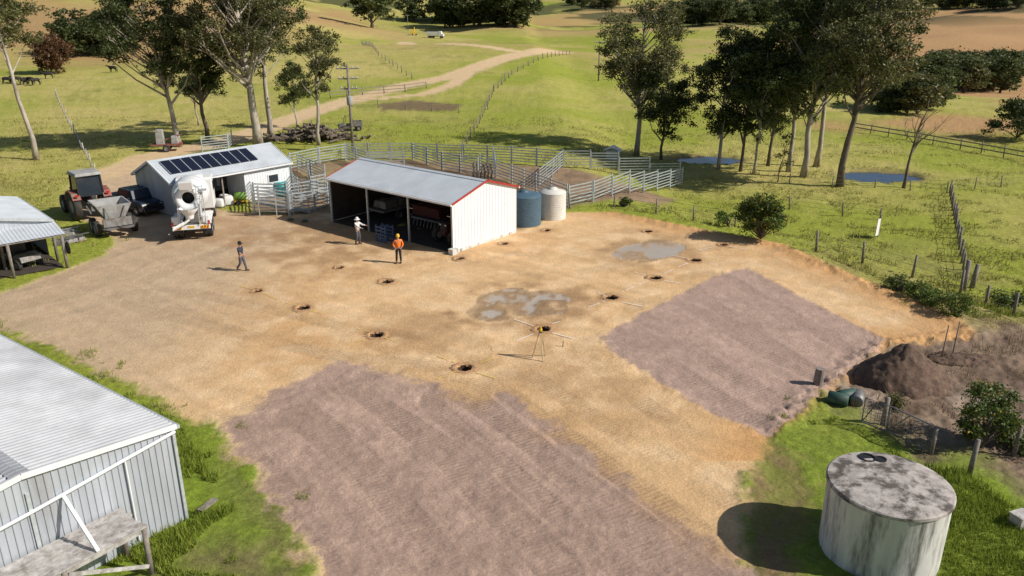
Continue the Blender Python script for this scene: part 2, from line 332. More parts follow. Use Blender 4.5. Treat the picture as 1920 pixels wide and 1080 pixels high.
for (pp,rr,kk) in [((800,640),3.0,.4),((1000,570),3.6,.7),((940,600),2.4,.55),((1060,575),2.4,.5),((1230,465),3.4,.5),((1050,700),3.6,.4),((760,600),2.6,.3),((640,440),7,.7),((480,420),6,.5),((1180,760),3,.3),((1160,490),2.6,.35)]:
    q=P0(*pp); e=np.hypot(x-q[0],(y-q[1])*.9)/rr; yc=mixc(yc,(.36,.22,.115),(1-ss(e+e1*1.9,.3,1.1))*kk)
edge=ss(dY,-3.2,0)*ss(x,3,8)*(y>24); yc=mixc(yc,(.58,.315,.125),edge*.8)
def streak(ang,f,seed,st=.06):
    s=x*math.cos(ang)+y*math.sin(ang); w=-x*math.sin(ang)+y*math.cos(ang); return fbm(w*f,s*f*st,3,seed)-.5
k1=streak(math.atan2(-.835,.55),6.5,41,.05); k2=streak(math.atan2(-.92,.38),6.0,42,.05); k3=streak(math.atan2(.75,.9),1.7,43,.05); k4=streak(math.atan2(-.63,.77),2.0,44,.04)
yc=yc*(1+.22*k4[:,None]+.12*k3[:,None])
c=mixc(c,(0,0,0),mY)+yc*mY[:,None]
m1=ss(-(d1+e1*1.1+e4*.9),-.30,.30); m2=ss(-(d2+e1*.4+e4*.4),-.14,.14)
p1=np.array((.43,.300,.235))*(1+.18*k1[:,None]+.30*e2[:,None]+.38*e1[:,None]+.30*e4[:,None]); p2=np.array((.44,.310,.250))*(1+.18*k2[:,None]+.28*e2[:,None]+.28*e1[:,None]+.25*e4[:,None])
c=c*(1-m1[:,None])+p1*m1[:,None]; c=c*(1-m2[:,None])+p2*m2[:,None]
ob=np.exp(-((d1-.1)/1.0)**2)*(x>-3)*mY; c=mixc(c,(.50,.30,.14),ob*np.clip(.2+2*e1,0,.6))
tm=np.zeros(n)
for i,l in enumerate(TRK):
    d=dline(x,y,l,4); a=np.maximum(ss(-np.abs(d-.85-.1*e1),-.26,-.14),0)*(d<3)*np.clip(.6+1.8*e2+1.4*e1,0,1); tm=np.maximum(tm,a)
pp_=np.maximum(m1,m2); c=c*(1-(.11+.06*pp_)[:,None]*tm[:,None]*(mY)[:,None])
mp1=ss(-(dP1+e1*.35+e4*.12),-.05,.05); mp2=ss(-(dP2+e1*.3),-.05,.05); mp=np.maximum(mp1,mp2); c=mixc(c,(.44,.385,.325),mp)
ring=np.exp(-(np.maximum(np.minimum(dP1,dP2)+e1*1.6,0)/.55)**2)*(1-mp)*(np.minimum(dP1,dP2)<3); c=mixc(c,(.25,.165,.095),ring*.8)
for hx,hy in HP:
    e=np.hypot(x-hx,y-hy); c=mixc(c,(.46,.27,.13),(1-ss(e+e1*1.1,.35,.9))*.7*(1-mp))
grs=np.clip(1-mY-mR-mC*.8-mG*.9-mS*.7-mm,0,1)*(1-ss(y,100,400)*.6)
ang=-.98; tr1=ss(fbm((-x*math.sin(ang)+y*math.cos(ang))*1.5,x*.01,2,71),.56,.64)
trk=np.clip(m1*tr1*np.clip(.2+3*e2+2*e1,0,1)*.7+m2*.45*np.clip(.1+3*e2+2*e1,0,1)+tm*mY*.85,0,1)*(1-mp)
z=z+mY*(e4*.03+k4*.02)*(1-mp)+m1*k1*.012+m1*e4*.035+m2*k2*.01+m2*e4*.02+(1-mY)*(e1*.22+e4*.07)*(1-mR*.7)*ss(y,5,20)*(1-ss(y,120,200)*.5)-tm*mY*.02
z=z+np.exp(-((dY+.3)/.55)**2)*ss(x,6,10)*(.12+.3*e4)*(y>26)-mp*.02
z=z+ .08*np.exp(-((d2-.1)/.3)**2)*(e4+.2)+mG*e4*.14
Zg=z
ii=(np.arange(NR-1)[:,None]*NC+np.arange(NC-1)[None,:]).ravel()
Fq=np.stack([ii,ii+1,ii+NC+1,ii+NC],1)
ci=ii
cat=np.zeros(len(ii),int)
cat[(mG[ci]>.5)|(mS[ci]>.5)|(mC[ci]>.5)]=5
cat[mR[ci]>.5]=4; cat[mY[ci]>.5]=1; cat[m1[ci]>.5]=2; cat[m2[ci]>.5]=3; cat[mp1[ci]>.5]=6; cat[mp2[ci]>.5]=7
xc=x[Fq].mean(1); yc_=y[Fq].mean(1)
for hx,hy in HP: cat[np.hypot(xc-hx,yc_-hy)<.40]=99
names={0:('ground','sunlit green and dry grass paddocks rising to rolling hills','ground'),1:('dirt_yard','levelled orange tan dirt yard between the sheds','yard'),2:('gravel_pad','mauve crushed gravel pad at the bottom centre beside the large shed','gravel pad'),3:('gravel_pad','mauve crushed gravel pad on the right beside the survey tripod','gravel pad'),4:('dirt_road','pale dirt road winding over the green paddock to the hills','road'),5:('bare_soil','bare brown soil in the cattle yards and the garden edge','soil'),6:('puddle','larger grey muddy puddle beside the row of holes at mid yard','puddle'),7:('puddle','smaller grey muddy puddle nearer the water tanks','puddle')}
def gmesh(name,faces):
    uq,inv=np.unique(faces.ravel(),return_inverse=True); me=bpy.data.meshes.new(name); nv=len(uq); nf=len(faces)
    me.vertices.add(nv); me.vertices.foreach_set('co',np.stack([x[uq],y[uq],Zg[uq]],1).astype(np.float32).ravel())
    me.loops.add(nf*4); me.loops.foreach_set('vertex_index',inv.astype(np.int32).ravel()); me.polygons.add(nf); me.polygons.foreach_set('loop_start',np.arange(0,nf*4,4,dtype=np.int32))
    me.polygons.foreach_set('use_smooth',np.ones(nf,bool)); me.update(calc_edges=True)
    a=me.color_attributes.new('Col','FLOAT_COLOR','POINT'); a.data.foreach_set('color',np.concatenate([np.clip(c[uq],.005,1),np.ones((nv,1))],1).astype(np.float32).ravel())
    a=me.color_attributes.new('Msk','FLOAT_COLOR','POINT'); a.data.foreach_set('color',np.stack([trk[uq],grs[uq],mp[uq],np.ones(nv)],1).astype(np.float32).ravel())
    me.materials.append(gm); o=bpy.data.objects.new(name,me); COL.objects.link(o); return o
for k,(nm,lb,ct) in names.items():
    fs=Fq[cat==k]
    if len(fs): tag(gmesh(nm,fs),lb,ct,kind='structure')
wm=bpy.data.materials.new('pond_water'); wm.use_nodes=True; b=wm.node_tree.nodes['Principled BSDF']; b.inputs['Base Color'].default_value=(.018,.045,.11,1); b.inputs['Roughness'].default_value=.12  # blue of the reflected sky painted into the water's base colour
nzz=wm.node_tree.nodes.new('ShaderNodeTexNoise'); nzz.inputs['Scale'].default_value=3; bpp=wm.node_tree.nodes.new('ShaderNodeBump'); bpp.inputs['Strength'].default_value=.15; bpp.inputs['Distance'].default_value=.05
wm.node_tree.links.new(nzz.outputs['Fac'],bpp.inputs['Height']); wm.node_tree.links.new(bpp.outputs[0],b.inputs['Normal'])
for i,(cc,rx,ry) in enumerate(PONDS):
    m=MB(); m.quad(*[(cc[0]+rx*1.3*math.cos(a),cc[1]+ry*1.3*math.sin(a),WL) for a in [2*math.pi*k/32 for k in range(32)]])
    tag(m.build('pond',wm),['small blue farm pond behind the tall trees','blue farm pond beside the leafless tree'][i],'pond',kind='structure')
hl=['front corner of the hole grid, nearest the bottom gravel pad','second from the near corner going left, yellow marks','third from the near corner going left, yellow marks','leftmost of all, at the end of the yellow marked row','left yard interior, in front of the people','small one nearest the walking man','beside the survey tripod with white cross marks','next beyond the tripod along the white marked row','right of the large puddle, middle of the white marked row','fourth of the white marked row from the tripod','far end of the white marked row','beyond the small puddle near the paddock fence','right of the white shed gable by the tanks','at the foot of the white shed gable wall','beside the front corner of the white shed']
rng=random.Random(5)
for i,(hx,hy) in enumerate(HP):
    s=1.0 if i not in (5,3) else .7
    if i>9: s=.8
    t=thing('post_hole','round dug footing hole, '+hl[i],'hole',(hx,hy,0),rng.uniform(0,6),'footing holes dug in the yard',(s,s,1))
    m=MB(); m.lathe([(.72,-.06),(.58,.008),(.48,.02),(.40,.03),(.36,.01),(.32,-.06)],30,None,.13,rng); m.build('spoil_rim',M['dirtm'],t,True)
    m=MB(); m.lathe([(.34,-.02),(.32,-.4),(.31,-1.3)],30,None,.05,rng); m.add([(.32*math.cos(2*math.pi*k/20),.32*math.sin(2*math.pi*k/20),-1.25) for k in range(20)],[tuple(range(20))]); m.build('pit',M['pit'],t,True)
def strip(a,b,w,mt,label,grp):
    m=MB(); a=Vector(P0(*a)); b=Vector(P0(*b)); L=(b-a).length; k=max(2,int(L/.2)); d=(b-a).normalized(); nn=Vector((-d.y,d.x))*w/2; r=random.Random(int(L*1000))
    for i in range(k):
        if r.random()<.18: continue
        p=a.lerp(b,i/k); q=a.lerp(b,(i+1)/k); m.quad(*[(v.x,v.y,.034) for v in (p-nn*r.uniform(.5,1.1),q-nn,q+nn*r.uniform(.5,1.1),p+nn)])
    tag(m.build('painted_line',mt),label,'painted line',grp,'structure')
for a,b in [((965,600),(1000,612)),((1035,608),(1063,600)),((968,640),(1000,627)),((1035,625),(1078,637)),((1103,577),(1135,565)),((1165,567),(1205,575)),((1165,549),(1190,538)),((1180,508),(1212,517)),((1245,527),(1278,532)),((1198,534),(1216,527)),((1245,514),(1262,506)),((1262,480),(1292,486)),((1268,503),(1290,494)),((1315,492),(1345,497)),((1368,463),(1400,468)),((1310,470),(1340,463)),((1120,548),(1135,555))]:
    strip(a,b,.06,M['pwhite'],'thin white sprayed set-out line on the dirt by the right row of holes','white set-out lines')
for a,b in [((820,712),(855,697)),((885,697),(930,710)),((820,668),(855,681)),((655,648),(690,633)),((663,614),(695,624)),((720,634),(748,642)),((525,593),(555,582)),((520,564),(558,574)),((580,583),(605,588)),((450,537),(474,543)),((495,551),(520,562)),((900,682),(925,672))]:
    strip(a,b,.045,M['pyel'],'thin yellow sprayed set-out line on the dirt by the left row of holes','yellow set-out lines')
# ---------------------------------------------------------------- sheds
def corr(m,o,run,acr,period,amp):
    o=Vector(o);run=Vector(run);acr=Vector(acr); nrm=run.cross(acr).normalized(); 
    if nrm.z<0: nrm=-nrm
    L=acr.length; k=max(2,int(round(L/period))); b=len(m.v); cnt=0
    for i in range(k):
        for (f,h) in [(0,0),(.2,.7),(.35,1),(.5,.7),(.7,0)]:
            p=o+acr*((i+f)/k)+nrm*h*amp; m.v.append(tuple(p)); m.v.append(tuple(p+run)); cnt+=1
    p=o+acr; m.v.append(tuple(p)); m.v.append(tuple(p+run)); cnt+=1
    for i in range(cnt-1): m.f.append((b+2*i,b+2*i+1,b+2*i+3,b+2*i+2))
def ribwall(m,p0,p1,z0,ztop,nrm,period=.25,amp=.018):
    p0=Vector(p0);p1=Vector(p1);L=(p1-p0).length;k=max(2,int(round(L/period))); nrm=Vector(nrm); b=len(m.v);cnt=0
    for i in range(k):
        for (f,h) in [(0,0),(.72,0),(.78,1),(.94,1)]:
            t=(i+f)/k; p=p0.lerp(p1,t)+nrm*h*amp; m.v.append((p.x,p.y,z0)); m.v.append((p.x,p.y,ztop(t))); cnt+=1
    m.v.append((p1.x,p1.y,z0)); m.v.append((p1.x,p1.y,ztop(1))); cnt+=1
    for i in range(cnt-1): m.f.append((b+2*i,b+2*i+2,b+2*i+3,b+2*i+1))
def gable_roof(t,x0,x1,y0,y1,ze,zr,ov,mt,period=.2,amp=.02,barge=None,gutter=None,bh=.16):
    xm=(x0+x1)/2; sl=(zr-ze)/(xm-x0); ex=ov
    m=MB()
    for sx,xe in ((-1,x0),(1,x1)):
        run=Vector((xm-(xe+sx*ex),0,(xm-x0+ex)*sl)); 
        corr(m,(xe+sx*ex,y0-ov,ze-ex*sl+.03),run,(0,y1-y0+2*ov,0),period,amp)
    rf=m.build('roof',mt,t)
    m=MB(); 
    for s in (-1,1): m.box(xm+s*.12,(y0+y1)/2,zr+.065-.12*sl,.26,y1-y0+2*ov+.02,.02,ry=s*math.atan(sl))
    m.build('ridge_cap',mt,rf)
    if barge:
        for yb in (y0-ov-.02,y1+ov+.02):
            m=MB()
            for sx,xe in ((-1,x0),(1,x1)): m.bar((xe+sx*ex,yb,ze-ex*sl+.01),(xm,yb,zr+.01),.03,bh)
            m.build('barge_board',barge,t)
    if gutter:
        for sx,xe in ((-1,x0),(1,x1)):
            m=MB(); m.box(xe+sx*(ex+.06),(y0+y1)/2,ze-ex*sl-.04,.12,y1-y0+2*ov,.11); m.build('gutter',gutter,t)
RZ=math.atan2(.774,.634)
t=thing('machinery_shed','open fronted white machinery shed with grey gable roof and red trim at centre','shed',(-3.7,48.1,0),RZ)
W_,L_=6.3,12.0; ze,zr=3.2,4.12
gable_roof(t,0,W_,0,L_,ze,zr,.12,M['roofg'],.22,.018,barge=M['red'],gutter=M['white'],bh=.13)
gt=lambda k: ze+(zr-ze)*(1-abs(2*k-1))-.03
m=MB(); ribwall(m,(0,0,0),(W_,0,0),.12,gt,(0,-1,0),.3,.022); m.build('gable_wall',M['wall'],t)
m=MB(); ribwall(m,(0,L_,0),(W_,L_,0),.05,gt,(0,1,0)); m.build('gable_wall',M['wall'],t)
m=MB(); ribwall(m,(W_,0,0),(W_,L_,0),.05,lambda k:ze,(1,0,0)); m.build('back_wall',M['wall'],t)
m=MB(); m.box(W_/2,.06,1.6,W_-.1,.02,3.0); m.build('side_shade_lining',M['floor'],t); m=MB(); m.box(W_-.06,L_/2,1.6,.02,L_-.2,3.0); m.build('back_shade_lining',M['floor'],t); m=MB(); m.box(W_/2,L_-.06,1.6,W_-.1,.02,3.0); m.build('side_shade_lining',M['floor'],t)  # dark sheets on the inner walls carry the interior shade in their colour
for yy in (.08,4,8,L_-.08):
    m=MB(); m.box(.06,yy,ze/2,.1,.1,ze-.02); m.build('post',M['galv'],t)
m=MB(); m.box(.06,L_/2,ze-.12,.08,L_-.3,.2); m.build('header_beam',M['white'],t)
for yy in (4,8):
    for a,b_ in ((.1,ze-.05),(W_-.1,ze-.05)): m=MB(); m.bar((a,yy,b_),(W_/2,yy,zr-.1),.08,.14); m.build('rafter',M['steel'],t)
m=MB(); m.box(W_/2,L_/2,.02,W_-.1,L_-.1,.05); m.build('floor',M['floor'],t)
m=MB(); m.box(-.1,-.1,.15,.5,.4,.4); m.box(W_*.5,0.02,.06,W_,.14,.2); m.build('footing',M['conc'],t)
t=thing('solar_shed','small white shed with solar panels on its roof behind the concrete truck','shed',(-24.7,57,0),RZ-math.pi/2)
gable_roof(t,-5.2,0,0,10.2,2.6,3.8,.2,M['roofg'],.22,.022,barge=M['white'],gutter=M['white'])
gt2=lambda k: 2.6+1.2*(1-abs(2*k-1))-.03
m=MB(); ribwall(m,(-5.2,0,0),(0,0,0),.02,gt2,(0,-1,0)); m.build('gable_wall',M['galvw'],t)
m=MB(); ribwall(m,(-5.2,10.2,0),(0,10.2,0),.02,gt2,(0,1,0)); m.build('gable_wall',M['wall'],t)
m=MB(); ribwall(m,(-5.2,0,0),(-5.2,10.2,0),.02,lambda k:2.6,(-1,0,0)); m.build('back_wall',M['wall'],t)
for a,b_,nn in (((0,0,0),(0,2.2,0),(1,0,0)),((0,6,0),(0,10.2,0),(1,0,0)),((-2.5,6,0),(-.05,6,0),(0,-1,0))):
    m=MB(); ribwall(m,a,b_,.02,lambda k:2.6,nn); m.build('front_wall' if nn[0] else 'inner_wall',M['wall'],t)
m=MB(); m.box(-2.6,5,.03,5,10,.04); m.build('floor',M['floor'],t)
m=MB(); m.box(-.05,4.1,1.28,.1,.1,2.56); m.build('post',M['wood'],t)
m=MB(); m.box(.045,8.6,1.5,.03,1.0,.7); fr=m.build('window_frame',M['white'],t); m=MB(); m.box(.065,8.6,1.5,.02,.85,.56); m.build('pane',M['glass'],fr)
sl=math.atan(1.2/2.6)
for k in range(9):
    yy=.9+k*.82; xx=-1.45; cz=2.6+1.2*(-xx/2.6)+.13; m=MB(); m.box(xx,yy,cz,1.7,.78,.03,ry=sl); p=m.build('solar_panel',M['solar'],t)
    m=MB()
    for dy in (-.4,.4): m.box(xx,yy+dy*.985,cz,1.72,.025,.045,ry=sl)
    m.build('panel_frame',M['galv'],p)
RB=math.atan2(.81,.587)
t=thing('large_shed','large old corrugated iron shed cut off by the lower left corner','shed',(-10,20.75,0),RB)
gable_roof(t,-8.3,0,0,16,3.2,3.7,.08,M['roofz'],.19,.055,barge=M['white'],gutter=M['galv'])
gt3=lambda k: 3.2+.5*(1-abs(2*k-1))-.02
m=MB(); ribwall(m,(-8.3,0,0),(0,0,0),0,gt3,(0,-1,0),.19,.03); m.build('gable_wall',M['galvw'],t)
m=MB(); ribwall(m,(0,0,0),(0,16,0),0,lambda k:3.2,(1,0,0),.19,.03); m.build('side_wall',M['galvw'],t)
m=MB(); ribwall(m,(-8.3,0,0),(-8.3,16,0),0,lambda k:3.2,(-1,0,0),.4,.03); m.build('side_wall',M['galvw'],t)
m=MB(); ribwall(m,(-8.3,16,0),(0,16,0),0,gt3,(0,1,0),.4,.03); m.build('gable_wall',M['galvw'],t)
m=MB(); m.tube([(.02,-.08,3.05),(-4.2,-.1,2.62),(-7,-.1,2.4)],.05,8); m.build('downpipe',M['white'],t,True)
m=MB(); m.tube([(-1.55,-.07,2.85),(-1.55,-.07,.2)],.03,6); m.build('conduit',M['white'],t)
m=MB(); m.bar((-3.3,-.1,2.68),(-3.3,-1.5,1.55),.09,.07); m.build('brace',M['white'],t)
for xx in (-.02,-4.1):
    m=MB(); m.box(xx,-.05,1.6,.09,.05,3.15); m.build('corner_flashing',M['galv'],t)
t2=thing('timber_platform','weathered grey plank loading platform on posts against the large lower left shed','platform',t.location,RB)
for k in range(7):
    m=MB(); m.box(-4.3,-.2-k*.2,1.5+random.Random(k).uniform(-.015,.015),4.7+random.Random(k).uniform(-.1,.1),.175,.05,rz=random.Random(k).uniform(-.004,.004)); m.build('plank',M['plank'],t2)
for (px_,py_) in ((-2.05,-1.45),(-4.2,-1.45),(-2.05,-.2),(-6.3,-1.45)):
    m=MB(); m.tube([(px_,py_,0),(px_+.03,py_,1.46)],[.09,.075],8); m.build('post',M['post'],t2,True)
for yy in (-1.4,-.25):
    m=MB(); m.bar((-1.95,yy,1.4),(-6.6,yy,1.4),.08,.14); m.build('bearer',M['plank'],t2)
m=MB(); m.bar((-2.1,-1.5,.3),(-4.1,-1.5,1.35),.05,.1); m.build('brace',M['plank'],t2)
RL=math.atan2(.68,.73)
t=thing('old_shed','low old iron roofed shed with lean-to at the left edge','shed',(-27.8,46.5,0),RL)
gable_roof(t,-8,0,0,7.6,2.6,3.4,.15,M['roofg'],.2,.022,barge=M['galv'],gutter=M['galv'])
gt4=lambda k:2.6+.8*(1-abs(2*k-1))
for a,b_,z0,f_,nn in (((-8,7.6,0),(0,7.6,0),0,gt4,(0,1,0)),((-8,0,0),(0,0,0),2.0,gt4,(0,-1,0)),((0,1.5,0),(0,7.6,0),0,lambda k:2.6,(1,0,0))):
    m=MB(); ribwall(m,a,b_,z0,f_,nn); m.build('wall',M['galvw'],t)
m=MB(); corr(m,(-8,-2.0,2.1),(0,2.05,.38),(8.3,0,0),.2,.022); m.build('lean_to_roof',M['roofg'],t)
for xx in (.1,-2.7,-5.4):
    for yy,hh in ((-1.9,2.1),(.05,2.6)):
        m=MB(); m.tube([(xx,yy,0),(xx,yy,hh)],.09,8); m.build('post',M['post'],t,True)
m=MB(); m.bar((.2,-1.9,2.05),(-8,-1.9,2.05),.08,.12); m.build('beam',M['post'],t)
m=MB(); m.box(-4,3,.03,8,9,.04); m.build('floor',M['floor'],t)
m=MB()
for k in range(5): m.lathe([(.28+.02*k,-.02),(.31+.02*k,0),(.28+.02*k,.02)],18,Matrix.Translation((.22+.03*k,-1.9,1.2))@Matrix.Rotation(R(90),4,'Y'))
tag(m.build('hose_coil',M['black']),'coil of black hose hung on a post of the left shed','hose').matrix_world=Matrix.Translation(t.location)@Matrix.Rotation(RL,4,'Z')
# ---------------------------------------------------------------- tanks
def ctank():
    g=P0(1645,1030); t=thing('concrete_tank','round whitewashed concrete water tank with stained lid at bottom right','water tank',(g[0],g[1],-.02))
    m=MB(); m.lathe([(1.60,0),(1.61,.3),(1.62,2.1),(1.63,2.16),(1.63,2.24)],64); m.build('wall',M['conc'],t,True)
    m=MB(); m.lathe([(1.67,2.16),(1.67,2.25),(1.63,2.28),(1.2,2.32),(.6,2.35),(.01,2.36)],64); m.build('lid',M['lid'],t,False)
    m=MB(); m.lathe([(.2,2.28),(.24,2.28),(.24,2.34),(.19,2.34),(.19,2.31),(.01,2.31)],24,Matrix.Translation((-.12,1.22,.01))); m.build('inlet_ring',M['black'],t)
    m=MB(); m.lathe([(.14,2.28),(.17,2.28),(.17,2.35),(.13,2.35),(.13,2.33),(.01,2.33)],24,Matrix.Translation((.22,1.12,.01))); m.build('inlet_ring',M['black'],t)
ctank()
def ptank(x_,y_,r,h,mt,label):
    t=thing('water_tank',label,'water tank',(x_,y_,0)); pr=[]
    for k in range(int(h/.16)): pr+=[(r,k*.16),(r,k*.16+.11),(r-.025,k*.16+.13),(r-.025,k*.16+.15)]
    hh=pr[-1][1]; pr+=[(r,hh+.02)]
    m=MB(); m.lathe(pr,48); m.build('tank_wall',mt,t,False)
    m=MB(); m.lathe([(r+.01,hh),(r*.97,hh+.06),(r*.5,hh+.2),(.3,hh+.27),(.3,hh+.33),(.01,hh+.34)],48); m.build('domed_top',mt,t,True)
ptank(.85,55.3,1.22,2.15,M['bluet'],'blue ribbed plastic water tank behind the white shed')
ptank(2.95,56.9,.98,1.95,M['creamt'],'cream ribbed plastic water tank right of the blue tank')
# ---------------------------------------------------------------- wheels & vehicles
def wheel(par,x_,y_,r,w,rim,side=1,hub=.55):
    Mx=Matrix.Translation((x_,y_,r))@Matrix.Rotation(R(90),4,'X'); h=w/2
    m=MB(); m.lathe([(r*hub,-h*.8),(r*.8,-h),(r*.96,-h*.85),(r,-h*.5),(r,h*.5),(r*.96,h*.85),(r*.8,h),(r*hub,h*.8)],26,Mx); o=m.build('wheel',M['tyre'],par,True)
    m=MB(); m.lathe([(r*hub*1.03,-h*.8),(r*hub*.9,-h*.5),(r*.2,-h*.4),(.01,-h*.6)],20,Mx); m.lathe([(r*hub*1.03,h*.8),(r*hub*.9,h*.5),(r*.2,h*.4),(.01,h*.6)],20,Mx); m.build('rim',rim,o)
    return o
g=P0(362,455)
def agitator():
    t=thing('concrete_truck','white concrete mixer truck seen from behind, parked by the solar shed','truck',(g[0]+.0,g[1],0),R(107))
    m=MB(); m.box(4.2,0,.98,7.6,.85,.24); m.build('chassis',M['steel'],t)
    for x_ in (1.5,2.85):
        for s in (-1,1):
            wheel(t,x_,s*1.08,.52,.3,M['galv']); wheel(t,x_,s*.74,.52,.28,M['galv'])
    for s in (-1,1): wheel(t,6.9,s*1.05,.52,.3,M['galv'])
    m=MB(); m.prism([(6.1,.8),(8.1,.75),(8.15,1.9),(7.9,3.0),(6.2,3.05),(6.1,2.9)],-1.2,1.2); cab=m.build('cab',M['white'],t,False,.05)
    m=MB(); m.box(6.08,0,2.45,.03,1.5,.6); m.build('rear_window',M['glass'],cab)
    for s in (-1,1): m=MB(); m.box(7.2,s*1.215,2.3,1.1,.02,.65); m.build('side_window',M['glass'],cab)
    for s in (-1,1):
        m=MB(); m.bar((7.9,s*1.2,2.6),(8.0,s*1.5,2.6),.04); m.box(8.0,s*1.55,2.3,.08,.22,.6); m.build('mirror',M['black'],t)
    A=Vector((.55,0,2.85)); B=Vector((6.0,0,2.3)); ax=(B-A).normalized(); q=ax.to_track_quat('Z','Y').to_matrix().to_4x4(); Mx=Matrix.Translation(A)@q
    m=MB(); m.lathe([(.38,.35),(.40,.10),(.46,-.02),(.70,-.06),(.78,.03),(.74,.12),(.80,.5),(1.06,1.5),(1.19,2.4),(1.19,3.6),(1.0,4.5),(.5,5.15),(.01,5.25)],36,Mx); dr=m.build('drum',M['white'],t,True)
    m=MB(); m.lathe([(.39,.2),(.42,.5),(.45,.9),(.01,.9)],28,Mx); m.build('drum_opening',M['black'],dr,True)
    m=MB(); rz_=[.5,1.5,2.4,3.6,4.5]; rr_=[.80,1.06,1.19,1.19,1.0]
    for k in range(60):
        a=k*.42; zz=.6+k*.064; rr=np.interp(zz,rz_,rr_)+.008; p=Mx@Vector((rr*math.cos(a),rr*math.sin(a),zz)); a2=a+.42; z2=zz+.064; r2=np.interp(z2,rz_,rr_)+.008; p2=Mx@Vector((r2*math.cos(a2),r2*math.sin(a2),z2)); m.bar(p,p2,.035)
    m.build('spiral_seam',M['galv'],dr)
    m=MB(); m.lathe([(.81,.02),(.92,.02),(.92,.12),(.81,.12)],36,Mx@Matrix.Translation((0,0,.45))); m.build('roller_ring',M['galv'],dr)
    m=MB(); m.prism([(-.05,4.0),(.5,4.0),(.4,3.65),(.1,3.5)],-.42,.42); m.build('charge_hopper',M['white'],t,False,.02)
    m=MB(); m.lathe([(.60,.45),(.5,.25),(.3,.0),(.24,-.25)],16,Matrix.Translation((.15,0,1.85))); m.build('discharge_funnel',M['white'],t)
    m=MB(); vs=[]
    for (x_,y_,z_) in ((.15,.0,1.65),(-.15,.45,1.4),(-.4,1.05,1.15)):
        for a in range(7):
            th=math.pi*a/6; vs.append((x_+math.cos(th)*.22,y_,z_-math.sin(th)*.2))
    m.add(vs,[(i*7+k,i*7+k+1,(i+1)*7+k+1,(i+1)*7+k) for i in range(2) for k in range(6)]); m.build('chute',M['white'],t)
    for s in (-1,1):
        m=MB(); m.bar((.55,s*.75,1.1),(.65,s*.62,2.7),.14,.14); m.bar((1.6,s*.7,1.1),(.8,s*.62,2.5),.08,.08); m.build('pedestal',M['white'],t)
        m=MB(); m.prism([(.75,1.05),(.8,1.22),(3.6,1.22),(3.65,1.05),(3.55,1.05),(3.5,1.14),(.9,1.14),(.85,1.05)],-1.24 if s<0 else .6,-.6 if s<0 else 1.24); m.build('mudguard',M['white'],t)
        m=MB(); m.box(.62,s*.95,.72,.03,.6,.55); m.build('mud_flap',M['black'],t)
        m=MB(); m.box(.30,s*.85,.95,.04,.5,.2); p=m.build('hazard_plate',M['yellow'],t); m=MB()
        for k in range(3): m.box(.275,s*.85-.17+k*.17,.95,.01,.07,.19,rx=.5)
        m.build('stripe',M['lamp_r'],p)
        m=MB(); m.box(.28,s*1.12,1.25,.06,.12,.25); m.build('tail_light',M['lamp_r'],t)
        m=MB(); m.box(.45,s*.95,1.45,.35,.4,.5); m.build('side_locker',M['white'],t,False,.03)
    m=MB(); m.box(.38,0,.95,.12,2.35,.3); m.build('rear_bumper',M['white'],t,False,.02)
    m=MB(); m.box(.30,0,1.0,.02,.4,.12); m.build('number_plate',M['yellow'],t)
    m=MB(); m.bar((.25,-.95,1.1),(.45,-.95,3.7),.04); m.bar((.25,-.55,1.1),(.45,-.55,3.7),.04)
    for k in range(8): m.bar((.26+.025*k,-.95,1.3+k*.33),(.26+.025*k,-.55,1.3+k*.33),.03)
    m.box(.8,-.95,3.3,.6,.45,.04); m.build('ladder',M['galv'],t)
    m=MB(); m.lathe([(.35,-.7),(.38,-.65),(.38,.65),(.35,.7),(.01,.7)],20,Matrix.Translation((5.4,.0,3.05))@Matrix.Rotation(R(90),4,'X'),cap0=True); m.build('water_tank_cylinder',M['white'],t,True)
agitator()
def ute(x_,y_,rz):
    t=thing('utility_vehicle','dark navy dual cab utility vehicle parked beside the red tractor','car',(x_,y_,0),rz)
    m=MB(); m.prism([(-2.6,.5),(-2.6,1.02),(-2.55,1.08),(1.1,1.1),(2.3,1.02),(2.58,.85),(2.62,.5),(2.4,.38),(-2.4,.4)],-.9,.9); bd=m.build('body',M['navy'],t,False,.06)
    m=MB(); m.box(-.05,0,1.42,2.5,1.6,.62,tx=.68,ty=.86); cab=m.build('cab',M['navy'],t,False,.04)
    m=MB(); m.add([(1.16,-.7,1.16),(1.16,.7,1.16),(.84,.62,1.66),(.84,-.62,1.66)],[(0,1,2,3)]); m.build('windscreen',M['glass'],cab)
    for s in (-1,1):
        m=MB(); m.add([(-1.05,s*.815,1.18),(.95,s*.815,1.18),(.68,s*.73,1.62),(-.78,s*.73,1.62)],[(0,1,2,3)]); m.build('side_window',M['glass'],cab)
        m=MB(); m.box(2.5,s*.68,.86,.16,.34,.16); m.build('headlight',M['lamp_w'],t)
        m=MB(); m.box(.95,s*.98,1.2,.1,.16,.14); m.build('mirror',M['navy'],t)
        m=MB(); m.box(-2.6,s*.82,.85,.04,.12,.3); m.build('tail_light',M['lamp_r'],t)
        for wx in (1.65,-1.6): wheel(t,wx,s*.82,.38,.26,M['galv'])
    m=MB(); m.box(2.62,0,.72,.04,.9,.2); m.build('grille',M['black'],t)
    m=MB(); m.box(-1.85,0,1.1,1.3,1.5,.03); m.build('tray',M['black'],t)
    m=MB(); m.tube([(2.75,-.7,.6),(2.8,-.6,1.0),(2.8,.6,1.0),(2.75,.7,.6)],.04,8); m.box(2.75,0,.5,.15,1.7,.2); m.build('bull_bar',M['black'],t)
    for k in (-.4,.2): m=MB(); m.box(k,0,1.78,.06,1.3,.04); m.build('roof_bar',M['black'],t)
p=P0(257,394); ute(p[0],p[1],R(-38))
